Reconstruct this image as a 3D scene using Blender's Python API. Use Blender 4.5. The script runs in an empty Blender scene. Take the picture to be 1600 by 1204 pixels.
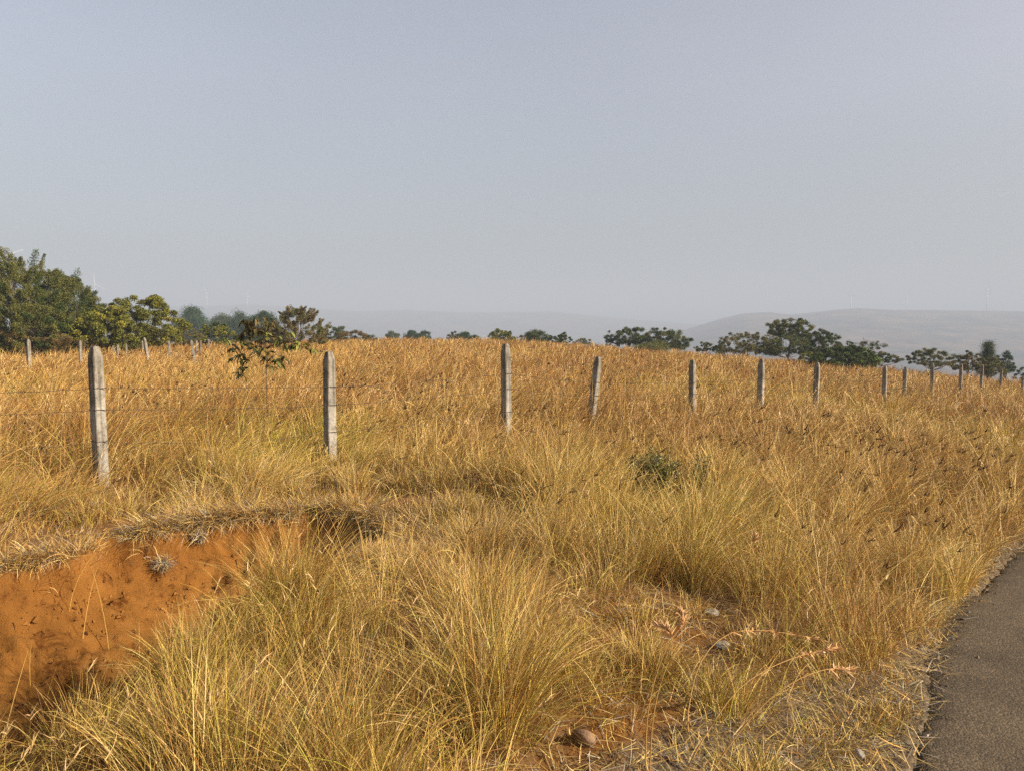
import bpy, math, random
import numpy as np
from math import radians, sin, cos, tan, pi, sqrt

random.seed(7)
rng = np.random.default_rng(11)
scene = bpy.context.scene
COL = scene.collection

# ------------------------------------------------------------------ camera
FPX = 1200.0                       # focal length in pixels of a 1600 px wide frame
PITCH = math.atan(77.0 / FPX)
EYE = 1.6
cam_d = bpy.data.cameras.new('camera')
cam_d.sensor_width = 36.0
cam_d.lens = 36.0 * FPX / 1600.0
cam_d.clip_start = 0.05
cam_d.clip_end = 20000.0
cam = bpy.data.objects.new('camera', cam_d)
COL.objects.link(cam)
cam.location = (0, 0, EYE)
cam.rotation_euler = (pi / 2 - PITCH, 0, 0)
scene.camera = cam

# ------------------------------------------------------------------ light
SUN_EL = radians(29)
SUN_AZ = radians(-18)                # from +X (right of the view), a little away from the viewer
sdir = (cos(SUN_EL) * cos(SUN_AZ), cos(SUN_EL) * sin(SUN_AZ), sin(SUN_EL))
world = bpy.data.worlds.new('World')
scene.world = world
world.use_nodes = True
wn = world.node_tree.nodes
wl = world.node_tree.links
wn.clear()
wo = wn.new('ShaderNodeOutputWorld')
wb = wn.new('ShaderNodeBackground')
sky = wn.new('ShaderNodeTexSky')
sky.sky_type = 'NISHITA'
sky.sun_disc = False
sky.sun_elevation = SUN_EL
sky.sun_rotation = pi / 2 - SUN_AZ
sky.altitude = 600
sky.air_density = 1.0
sky.dust_density = 4.5
sky.ozone_density = 1.0
wb.inputs['Strength'].default_value = 0.079
wtc = wn.new('ShaderNodeTexCoord'); wsx = wn.new('ShaderNodeSeparateXYZ'); wl.new(wtc.outputs['Generated'], wsx.inputs[0])
wcr = wn.new('ShaderNodeValToRGB')
wce = wcr.color_ramp.elements
wce[0].position, wce[0].color = 0.0, (0.70, 0.70, 0.70, 1)
wce[1].position, wce[1].color = 1.0, (0.36, 0.36, 0.38, 1)
for wp, wc in ((0.10, (0.92, 0.84, 0.77)), (0.20, (1.37, 1.12, 0.94)), (0.30, (1.87, 1.43, 1.15)), (0.42, (2.18, 1.62, 1.27)), (0.56, (0.85, 0.72, 0.60))):
    q = wce.new(wp); q.color = (*wc, 1)
wl.new(wsx.outputs[2], wcr.inputs['Fac'])
wnz = wn.new('ShaderNodeTexNoise'); wnz.inputs['Scale'].default_value = 2.2; wnz.inputs['Detail'].default_value = 5
wmp = wn.new('ShaderNodeMapping'); wmp.inputs['Scale'].default_value = (1, 1, 3.5); wl.new(wtc.outputs['Generated'], wmp.inputs['Vector']); wl.new(wmp.outputs[0], wnz.inputs['Vector'])
wmr = wn.new('ShaderNodeMapRange'); wmr.inputs[1].default_value = 0.25; wmr.inputs[2].default_value = 0.75; wmr.inputs[3].default_value = 0.96; wmr.inputs[4].default_value = 1.05
wl.new(wnz.outputs['Fac'], wmr.inputs[0])
wm1 = wn.new('ShaderNodeMix'); wm1.data_type = 'RGBA'; wm1.blend_type = 'MULTIPLY'; wm1.inputs[0].default_value = 1.0
wm2 = wn.new('ShaderNodeMix'); wm2.data_type = 'RGBA'; wm2.blend_type = 'MULTIPLY'; wm2.inputs[0].default_value = 1.0
wl.new(sky.outputs['Color'], wm1.inputs[6]); wl.new(wcr.outputs[0], wm1.inputs[7]); wl.new(wm1.outputs[2], wm2.inputs[6]); wl.new(wmr.outputs[0], wm2.inputs[7])
wl.new(wm2.outputs[2], wb.inputs['Color'])
wl.new(wb.outputs['Background'], wo.inputs['Surface'])

sun_d = bpy.data.lights.new('sun', 'SUN')
sun_d.energy = 5.0
sun_d.angle = radians(0.6)
sun_d.color = (1.0, 0.90, 0.76)
sun = bpy.data.objects.new('sun', sun_d)
COL.objects.link(sun)
from mathutils import Vector
sun.rotation_euler = Vector(sdir).to_track_quat('Z', 'Y').to_euler()

scene.view_settings.view_transform = 'Standard'
scene.view_settings.look = 'None'
scene.view_settings.exposure = 0.86
scene.view_settings.gamma = 1.0
scene.render.engine = 'CYCLES'
cy = scene.cycles
cy.use_denoising = False
cy.max_bounces = 6
cy.diffuse_bounces = 2
cy.glossy_bounces = 2
cy.transmission_bounces = 4
cy.transparent_max_bounces = 8
cy.volume_bounces = 0
cy.caustics_reflective = False
cy.caustics_refractive = False

# ------------------------------------------------------------------ helpers
def ray(px, py):
    u = (px - 800.0) / FPX
    v = (602.0 - py) / FPX
    return u, cos(PITCH) + v * sin(PITCH), -sin(PITCH) + v * cos(PITCH)

def at(px, py, Y):
    a, b, c = ray(px, py)
    t = Y / b
    return a * t, Y, EYE + c * t

_LAT = np.random.default_rng(3).random((256, 256)).astype(np.float32)
def vnoise(x, y, seed=0):
    x = np.asarray(x, np.float64) + seed * 17.31
    y = np.asarray(y, np.float64) + seed * 9.77
    xi = np.floor(x).astype(np.int64); yi = np.floor(y).astype(np.int64)
    fx = x - xi; fy = y - yi
    fx = fx * fx * (3 - 2 * fx); fy = fy * fy * (3 - 2 * fy)
    a = _LAT[xi & 255, yi & 255]; b = _LAT[(xi + 1) & 255, yi & 255]
    c = _LAT[xi & 255, (yi + 1) & 255]; d = _LAT[(xi + 1) & 255, (yi + 1) & 255]
    return (a * (1 - fx) + b * fx) * (1 - fy) + (c * (1 - fx) + d * fx) * fy

def fbm(x, y, octv=4, seed=0):
    s = 0.0; a = 0.5; t = 0.0
    for i in range(octv):
        s = s + a * vnoise(np.asarray(x) * 2 ** i, np.asarray(y) * 2 ** i, seed + i * 5)
        t += a; a *= 0.5
    return s / t

def sstep(a, b, x):
    t = np.clip((x - a) / (b - a), 0, 1)
    return t * t * (3 - 2 * t)

def poly_sd(x, y, poly):
    """signed distance to a polygon, positive inside"""
    x = np.asarray(x, np.float64); y = np.asarray(y, np.float64)
    d = np.full(x.shape, 1e9); inside = np.zeros(x.shape, bool)
    n = len(poly)
    for i in range(n):
        ax, ay = poly[i]; bx, by = poly[(i + 1) % n]
        ex, ey = bx - ax, by - ay
        t = np.clip(((x - ax) * ex + (y - ay) * ey) / (ex * ex + ey * ey + 1e-12), 0, 1)
        d = np.minimum(d, np.hypot(x - ax - t * ex, y - ay - t * ey))
        c = ((ay > y) != (by > y)) & (x < ex * (y - ay) / (ey + 1e-12) + ax)
        inside ^= c
    return np.where(inside, d, -d)

def line_d(x, y, pts):
    """signed distance to an open polyline, positive on its left side"""
    x = np.asarray(x, np.float64); y = np.asarray(y, np.float64)
    best = np.full(x.shape, 1e9); sg = np.ones(x.shape)
    for i in range(len(pts) - 1):
        ax, ay = pts[i]; bx, by = pts[i + 1]
        ex, ey = bx - ax, by - ay
        t = np.clip(((x - ax) * ex + (y - ay) * ey) / (ex * ex + ey * ey), 0, 1)
        dd = np.hypot(x - ax - t * ex, y - ay - t * ey)
        s = np.where(ex * (y - ay) - ey * (x - ax) > 0, 1.0, -1.0)
        m = dd < best
        best = np.where(m, dd, best); sg = np.where(m, s, sg)
    return best * sg

def gp(px, py, z=0.0):
    a, b, c = ray(px, py)
    t = (z - EYE) / c
    return a * t, b * t

# ------------------------------------------------------------------ the lie of the land
ROAD = [(-3.3, -3.4), (-0.75, 0.2), gp(1402, 1204, -0.04), gp(1437, 1090, -0.06), gp(1487, 962, -0.1), gp(1545, 890, -0.13), gp(1600, 838, -0.17), (6.7, 9.1), (11.0, 13.0), (17.5, 18.6), (26.0, 24.5), (37.0, 30.0), (52.0, 35.0), (75.0, 38.0)]
PIT = [(-9.0, 4.3), gp(-250, 925), gp(-100, 905), gp(0, 891), gp(60, 878), gp(100, 866), gp(150, 852), gp(200, 842), gp(260, 826), gp(330, 817),
       gp(420, 806), gp(500, 797), gp(545, 800), gp(590, 815), gp(600, 830), gp(545, 865), (-1.2, 4.85), (-1.42, 4.3), (-1.6, 3.7), (-1.72, 3.2), (-1.95, 2.85), (-2.6, 2.6), (-4.0, 2.4), (-6.5, 2.2), (-9.0, 2.1)]
BARE = [gp(905, 930), gp(1040, 905), gp(1150, 925), gp(1205, 1000), gp(1180, 1080), gp(1060, 1230), gp(1000, 1400), gp(780, 1400), gp(810, 1150), gp(850, 1040)]

def base_h(x, y):
    x = np.asarray(x, np.float64); y = np.asarray(y, np.float64)
    xp = 0.5 * (x + np.sqrt(x * x + 2.0)) - 0.7
    xp = np.clip(xp, 0, 70)
    h = -0.052 * xp - 0.0005 * xp * xp
    edge = 96 - 0.75 * np.clip(x, -10, 70)
    h = h + 0.0085 * sstep(-40, -22, x) * np.clip(np.minimum(y, edge) - 18, 0, None)
    e = np.clip(y - edge, 0, None)
    h = h - 0.13 * (np.sqrt(e * e + 400) - 20)
    return np.maximum(h, -72 + 4 * fbm(x / 180, y / 180, 3, 9))

def pit_depth(x, y):
    wob = 0.40 * (fbm(x * 2.2, y * 2.2, 4, 21) - 0.5) + 0.14 * (fbm(x * 8, y * 8, 2, 23) - 0.5)
    sd = poly_sd(x, y, PIT) + wob
    dmax = 0.60 * sstep(0.0, -2.2, x) + 0.12
    s = np.clip(sd, 0, None)
    d = dmax * (1 - np.exp(-1.15 * s / dmax))
    lip = 0.15 * sstep(0.0, 0.05, sd)          # small vertical scarp under the turf
    return np.minimum(d + lip, dmax + 0.1) * (sd > 0), sd

def ground_h(x, y):
    x = np.asarray(x, np.float64); y = np.asarray(y, np.float64)
    h = base_h(x, y)
    r = np.hypot(x, y)
    near = r < 40
    rd = line_d(x, y, ROAD)
    off = sstep(0.0, 0.9, rd)
    h = h + off * (0.10 * (fbm(x * 0.8, y * 0.8, 3, 31) - 0.5) + 0.06 * (fbm(x * 5, y * 5, 3, 33) - 0.5)) * np.where(r < 150, 1, 0)
    h = h + 0.015 * (fbm(x * 25, y * 25, 2, 35) - 0.5) * off * near
    h = h - 0.016 * (rd < -0.04)
    pd, sd = pit_depth(x, y)
    rough = (0.10 * (fbm(x * 3.5, y * 3.5, 5, 41) - 0.5) + 0.05 * (fbm(x * 16, y * 16, 3, 44) - 0.5) - 0.045 * sstep(0.62, 0.74, fbm(x * 11, y * 11, 3, 43))) * sstep(0, 0.15, sd)
    return h - pd + rough

# ------------------------------------------------------------------ mesh building
def mesh_from(name, V, tris, cols=None, smooth=True):
    V = np.ascontiguousarray(V, np.float32); T = np.ascontiguousarray(tris, np.int32)
    k = T.shape[1]
    me = bpy.data.meshes.new(name)
    me.vertices.add(len(V)); me.vertices.foreach_set('co', V.ravel())
    me.loops.add(T.size); me.loops.foreach_set('vertex_index', T.ravel())
    me.polygons.add(len(T)); me.polygons.foreach_set('loop_start', np.arange(0, T.size, k, dtype=np.int32))
    me.update(calc_edges=True)
    if cols is not None:
        c = np.ones((len(V), 4), np.float32); c[:, :3] = cols
        a = me.attributes.new('Col', 'FLOAT_COLOR', 'POINT')
        a.data.foreach_set('color', c.ravel())
    if not smooth:
        me.shade_flat()
    return me

def link(name, me, m, parent=None):
    o = bpy.data.objects.new(name, me)
    if m is not None and not me.materials:
        me.materials.append(m)
    COL.objects.link(o)
    if parent is not None:
        o.parent = parent
    return o

def tag(o, label=None, cat=None, group=None, kind=None):
    if label: o['label'] = label
    if cat: o['category'] = cat
    if group: o['group'] = group
    if kind: o['kind'] = kind
    return o

class MB:
    """collects tubes, ribbons and leaves; one mesh at the end"""
    def __init__(s): s.V = []; s.T = []; s.C = []; s.n = 0
    def add(s, V, T, C=None):
        V = np.asarray(V, np.float64).reshape(-1, 3); T = np.asarray(T, np.int64).reshape(-1, 3)
        s.V.append(V); s.T.append(T + s.n); s.n += len(V)
        if C is None: C = (0.5, 0.5, 0.5)
        C = np.asarray(C, np.float64)
        s.C.append(np.broadcast_to(C, (len(V), 3)).copy())
    def tube(s, pts, rad, col=None, k=6):
        pts = np.asarray(pts, np.float64); n = len(pts)
        rad = np.broadcast_to(np.asarray(rad, np.float64), (n,))
        tg = np.gradient(pts, axis=0); tg /= np.linalg.norm(tg, axis=1, keepdims=True) + 1e-9
        ref = np.where(np.abs(tg[:, 2:3]) > 0.9, np.array([[1., 0, 0]]), np.array([[0, 0, 1.]]))
        a = np.cross(tg, ref); a /= np.linalg.norm(a, axis=1, keepdims=True) + 1e-9
        b = np.cross(tg, a)
        ang = np.arange(k) * 2 * pi / k
        V = pts[:, None, :] + rad[:, None, None] * (np.cos(ang)[None, :, None] * a[:, None, :] + np.sin(ang)[None, :, None] * b[:, None, :])
        V = V.reshape(-1, 3)
        T = []
        for i in range(n - 1):
            for j in range(k):
                p = i * k + j; q = i * k + (j + 1) % k
                T.append((p, q, q + k)); T.append((p, q + k, p + k))
        V = np.vstack([V, pts[:1], pts[-1:]])
        for j in range(k):
            T.append((n * k, (j + 1) % k, j)); T.append((n * k + 1, (n - 1) * k + j, (n - 1) * k + (j + 1) % k))
        s.add(V, T, col)
    def mesh(s, name, smooth=True):
        return mesh_from(name, np.vstack(s.V), np.vstack(s.T), np.vstack(s.C), smooth)
    def build(s, name, m, parent=None, smooth=True):
        return link(name, s.mesh(name, smooth), m, parent)

def blades(root, length, az, th0, th1, width, S, col, tip=None, twist=0.9, g=None):
    """ribbons of grass: root (N,3), lean from vertical th0 at the root to th1 at the tip"""
    g = g or rng
    N = len(root)
    tm = (np.arange(S) + 0.5) / S
    th = th0[:, None] + (th1 - th0)[:, None] * tm[None, :] ** 1.25
    st = (length / S)[:, None]
    dx = np.sin(th) * st
    dz = np.cos(th) * st
    cx = np.concatenate([np.zeros((N, 1)), np.cumsum(dx, 1)], 1)
    cz = np.concatenate([np.zeros((N, 1)), np.cumsum(dz, 1)], 1)
    ca, sa = np.cos(az)[:, None], np.sin(az)[:, None]
    # sideways wander
    sw = g.normal(0, 0.10, N)[:, None] * length[:, None] * (np.arange(S + 1) / S)[None, :] ** 2
    P = np.stack([root[:, 0:1] + cx * ca - sw * sa, root[:, 1:2] + cx * sa + sw * ca, root[:, 2:3] + cz], 2)
    phi = g.normal(0, twist, N)
    thm = 0.5 * (th0 + th1)
    side = np.stack([-np.sin(az) * np.cos(phi) + np.cos(thm) * np.cos(az) * np.sin(phi),
                     np.cos(az) * np.cos(phi) + np.cos(thm) * np.sin(az) * np.sin(phi),
                     -np.sin(thm) * np.sin(phi)], 1)
    t = np.arange(S) / S
    w = width[:, None] * (1 - 0.75 * t[None, :] ** 2) * 0.5
    L = P[:, :S, :] - side[:, None, :] * w[:, :, None]
    R = P[:, :S, :] + side[:, None, :] * w[:, :, None]
    V = np.empty((N, 2 * S + 1, 3), np.float32)
    V[:, 0:2 * S:2] = L; V[:, 1:2 * S:2] = R; V[:, 2 * S] = P[:, S]
    T = []
    for i in range(S - 1):
        a = 2 * i
        T += [(a, a + 1, a + 3), (a, a + 3, a + 2)]
    T.append((2 * S - 2, 2 * S - 1, 2 * S))
    T = np.array(T, np.int64)
    F = (T[None] + (np.arange(N) * (2 * S + 1))[:, None, None]).reshape(-1, 3)
    if tip is None: tip = col
    tt = np.concatenate([np.repeat(t, 2), [1.0]])
    C = col[:, None, :] * (1 - tt)[None, :, None] + tip[:, None, :] * tt[None, :, None]
    return V.reshape(-1, 3), F, C.reshape(-1, 3).astype(np.float32)

class Bag:
    def __init__(s): s.V = []; s.T = []; s.C = []; s.n = 0
    def put(s, vtc):
        V, T, C = vtc
        s.V.append(V); s.T.append(T + s.n); s.C.append(C); s.n += len(V)
    def build(s, name, m, parent=None):
        return link(name, mesh_from(name, np.concatenate(s.V), np.concatenate(s.T), np.concatenate(s.C)), m, parent)

# ------------------------------------------------------------------ materials
def new_mat(name):
    m = bpy.data.materials.new(name); m.use_nodes = True
    nt = m.node_tree
    for n in list(nt.nodes): nt.nodes.remove(n)
    return m, nt.nodes, nt.links

def mat_leafy(name, transl=0.3, rough=0.6, spec=0.2):
    m, N, L = new_mat(name)
    out = N.new('ShaderNodeOutputMaterial'); at_ = N.new('ShaderNodeAttribute'); at_.attribute_name = 'Col'
    p = N.new('ShaderNodeBsdfPrincipled'); p.inputs['Roughness'].default_value = rough
    p.inputs['Specular IOR Level'].default_value = spec
    t = N.new('ShaderNodeBsdfTranslucent'); mx = N.new('ShaderNodeMixShader'); mx.inputs[0].default_value = transl
    L.new(at_.outputs['Color'], p.inputs['Base Color']); L.new(at_.outputs['Color'], t.inputs['Color'])
    L.new(p.outputs[0], mx.inputs[1]); L.new(t.outputs[0], mx.inputs[2]); L.new(mx.outputs[0], out.inputs['Surface'])
    return m

def mat_noise(name, c1, c2, scale=8, rough=0.85, bump=0.2, detail=6, c3=None, spec=0.3, coord='Object'):
    m, N, L = new_mat(name)
    out = N.new('ShaderNodeOutputMaterial'); p = N.new('ShaderNodeBsdfPrincipled')
    tc = N.new('ShaderNodeTexCoord'); nz = N.new('ShaderNodeTexNoise')
    nz.inputs['Scale'].default_value = scale; nz.inputs['Detail'].default_value = detail; nz.inputs['Roughness'].default_value = 0.65
    cr = N.new('ShaderNodeValToRGB'); cr.color_ramp.elements[0].position = 0.32; cr.color_ramp.elements[1].position = 0.68
    cr.color_ramp.elements[0].color = (*c1, 1); cr.color_ramp.elements[1].color = (*c2, 1)
    if c3:
        e = cr.color_ramp.elements.new(0.5); e.color = (*c3, 1)
    bp = N.new('ShaderNodeBump'); bp.inputs['Strength'].default_value = bump; bp.inputs['Distance'].default_value = 0.02
    L.new(tc.outputs[coord], nz.inputs['Vector']); L.new(nz.outputs['Fac'], cr.inputs['Fac'])
    L.new(cr.outputs['Color'], p.inputs['Base Color']); L.new(nz.outputs['Fac'], bp.inputs['Height']); L.new(bp.outputs['Normal'], p.inputs['Normal'])
    p.inputs['Roughness'].default_value = rough; p.inputs['Specular IOR Level'].default_value = spec
    L.new(p.outputs[0], out.inputs['Surface'])
    return m

M_GRASS = mat_leafy('dry_grass_blades', 0.12, 0.5, 0.3)
M_LEAF = mat_leafy('tree_leaves', 0.22, 0.5, 0.3)
M_SEED = mat_leafy('seed_awns', 0.05, 0.8, 0.1)
M_BARK = mat_noise('bark', (0.06, 0.045, 0.03), (0.16, 0.12, 0.085), 20)
M_STONE = mat_noise('stone_pale', (0.26, 0.23, 0.18), (0.44, 0.40, 0.33), 30, 0.9, 0.4)
M_STONE_R = mat_noise('stone_rusty', (0.13, 0.075, 0.04), (0.30, 0.19, 0.11), 25, 0.9, 0.4)
M_STEEL = mat_noise('rusty_wire', (0.05, 0.035, 0.025), (0.13, 0.085, 0.05), 60, 0.7, 0.0)
M_WHITE = mat_noise('turbine_paint', (0.75, 0.75, 0.74), (0.82, 0.82, 0.81), 0.3, 0.5, 0.0)

def mat_ground():
    m, N, L = new_mat('earth')
    out = N.new('ShaderNodeOutputMaterial'); p = N.new('ShaderNodeBsdfPrincipled')
    geo = N.new('ShaderNodeNewGeometry'); a = N.new('ShaderNodeAttribute'); a.attribute_name = 'Col'
    sep = N.new('ShaderNodeSeparateColor'); L.new(a.outputs['Color'], sep.inputs[0])
    def noise(scale, det=6, r=0.6, dist=0.0):
        n = N.new('ShaderNodeTexNoise'); n.inputs['Scale'].default_value = scale; n.inputs['Detail'].default_value = det
        n.inputs['Roughness'].default_value = r; n.inputs['Distortion'].default_value = dist
        L.new(geo.outputs['Position'], n.inputs['Vector']); return n
    def ramp(src, stops):
        c = N.new('ShaderNodeValToRGB'); e = c.color_ramp.elements
        e[0].position, e[0].color = stops[0][0], (*stops[0][1], 1); e[1].position, e[1].color = stops[-1][0], (*stops[-1][1], 1)
        for s in stops[1:-1]:
            q = e.new(s[0]); q.color = (*s[1], 1)
        L.new(src, c.inputs['Fac']); return c
    def mix(f, x, y, mode='MIX'):
        n = N.new('ShaderNodeMix'); n.data_type = 'RGBA'; n.blend_type = mode
        if isinstance(f, float): n.inputs[0].default_value = f
        else: L.new(f, n.inputs[0])
        for sk, v in ((n.inputs[6], x), (n.inputs[7], y)):
            if isinstance(v, tuple): sk.default_value = (*v, 1)
            else: L.new(v, sk)
        return n.outputs[2]
    n1 = noise(2.2); n2 = noise(14, 8, 0.7); n3 = noise(70, 6, 0.7); n4 = noise(0.02, 5, 0.6); n5 = noise(5, 10, 0.75, 0.6)
    brown = ramp(n2.outputs['Fac'], [(0.3, (0.16, 0.085, 0.035)), (0.55, (0.26, 0.14, 0.055)), (0.75, (0.33, 0.21, 0.10))])
    red = ramp(n1.outputs['Fac'], [(0.30, (0.175, 0.073, 0.016)), (0.5, (0.245, 0.106, 0.022)), (0.72, (0.32, 0.150, 0.038))])
    redf = ramp(n5.outputs['Fac'], [(0.36, (0.35, 0.24, 0.18)), (0.46, (1, 1, 1)), (0.62, (1.05, 1.03, 1.0)), (0.75, (1.25, 1.3, 1.35))])  # dark spots put the shade of small bank cavities into the soil colour
    red2 = mix(0.85, red.outputs[0], redf.outputs[0], 'MULTIPLY')
    vor = N.new('ShaderNodeTexVoronoi'); vor.inputs['Scale'].default_value = 55; L.new(geo.outputs['Position'], vor.inputs['Vector'])
    grav = ramp(vor.outputs['Color'], [(0.1, (0.12, 0.095, 0.065)), (0.5, (0.24, 0.19, 0.125)), (0.95, (0.40, 0.33, 0.23))])
    grav2 = mix(n2.outputs['Fac'], grav.outputs[0], (0.20, 0.135, 0.07))
    far = ramp(n4.outputs['Fac'], [(0.35, (0.07, 0.075, 0.035)), (0.5, (0.22, 0.15, 0.08)), (0.7, (0.30, 0.20, 0.10))])
    c = mix(sep.outputs[0], brown.outputs[0], red2)
    c = mix(sep.outputs[1], c, grav2)
    c = mix(sep.outputs[2], c, far.outputs[0])
    L.new(c, p.inputs['Base Color'])
    b1 = N.new('ShaderNodeBump'); b1.inputs['Strength'].default_value = 0.9; b1.inputs['Distance'].default_value = 0.045
    L.new(n5.outputs['Fac'], b1.inputs['Height'])
    b2 = N.new('ShaderNodeBump'); b2.inputs['Strength'].default_value = 0.5; b2.inputs['Distance'].default_value = 0.008
    L.new(n3.outputs['Fac'], b2.inputs['Height']); L.new(b1.outputs['Normal'], b2.inputs['Normal'])
    b3 = N.new('ShaderNodeBump'); b3.inputs['Distance'].default_value = 0.008
    L.new(sep.outputs[1], b3.inputs['Strength'])
    inv = N.new('ShaderNodeMath'); inv.operation = 'SUBTRACT'; inv.inputs[0].default_value = 1.0; L.new(vor.outputs['Distance'], inv.inputs[1])
    L.new(inv.outputs[0], b3.inputs['Height']); L.new(b2.outputs['Normal'], b3.inputs['Normal'])
    L.new(b3.outputs['Normal'], p.inputs['Normal'])
    p.inputs['Roughness'].default_value = 0.95; p.inputs['Specular IOR Level'].default_value = 0.1
    L.new(p.outputs[0], out.inputs['Surface'])
    return m

def mat_asphalt():
    m, N, L = new_mat('asphalt')
    out = N.new('ShaderNodeOutputMaterial'); p = N.new('ShaderNodeBsdfPrincipled'); geo = N.new('ShaderNodeNewGeometry')
    v = N.new('ShaderNodeTexVoronoi'); v.inputs['Scale'].default_value = 110; L.new(geo.outputs['Position'], v.inputs['Vector'])
    n = N.new('ShaderNodeTexNoise'); n.inputs['Scale'].default_value = 3; n.inputs['Detail'].default_value = 8; L.new(geo.outputs['Position'], n.inputs['Vector'])
    c = N.new('ShaderNodeValToRGB'); e = c.color_ramp.elements
    e[0].position, e[0].color = 0.1, (0.072, 0.056, 0.037, 1); e[1].position, e[1].color = 0.97, (0.185, 0.143, 0.093, 1)
    q = e.new(0.6); q.color = (0.112, 0.087, 0.056, 1)
    L.new(v.outputs['Color'], c.inputs['Fac'])
    mx = N.new('ShaderNodeMix'); mx.data_type = 'RGBA'; mx.blend_type = 'MULTIPLY'; mx.inputs[0].default_value = 1.0
    r = N.new('ShaderNodeValToRGB'); r.color_ramp.elements[0].position = 0.3; r.color_ramp.elements[0].color = (0.66, 0.65, 0.64, 1)
    r.color_ramp.elements[1].position = 0.7; r.color_ramp.elements[1].color = (1.15, 1.12, 1.08, 1); L.new(n.outputs['Fac'], r.inputs['Fac'])
    L.new(c.outputs[0], mx.inputs[6]); L.new(r.outputs[0], mx.inputs[7]); L.new(mx.outputs[2], p.inputs['Base Color'])
    b = N.new('ShaderNodeBump'); b.inputs['Strength'].default_value = 0.6; b.inputs['Distance'].default_value = 0.006
    s = N.new('ShaderNodeMath'); s.operation = 'SUBTRACT'; s.inputs[0].default_value = 1.0; L.new(v.outputs['Distance'], s.inputs[1])
    L.new(s.outputs[0], b.inputs['Height']); L.new(b.outputs['Normal'], p.inputs['Normal'])
    p.inputs['Roughness'].default_value = 0.9; p.inputs['Specular IOR Level'].default_value = 0.2
    L.new(p.outputs[0], out.inputs['Surface'])
    return m

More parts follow.
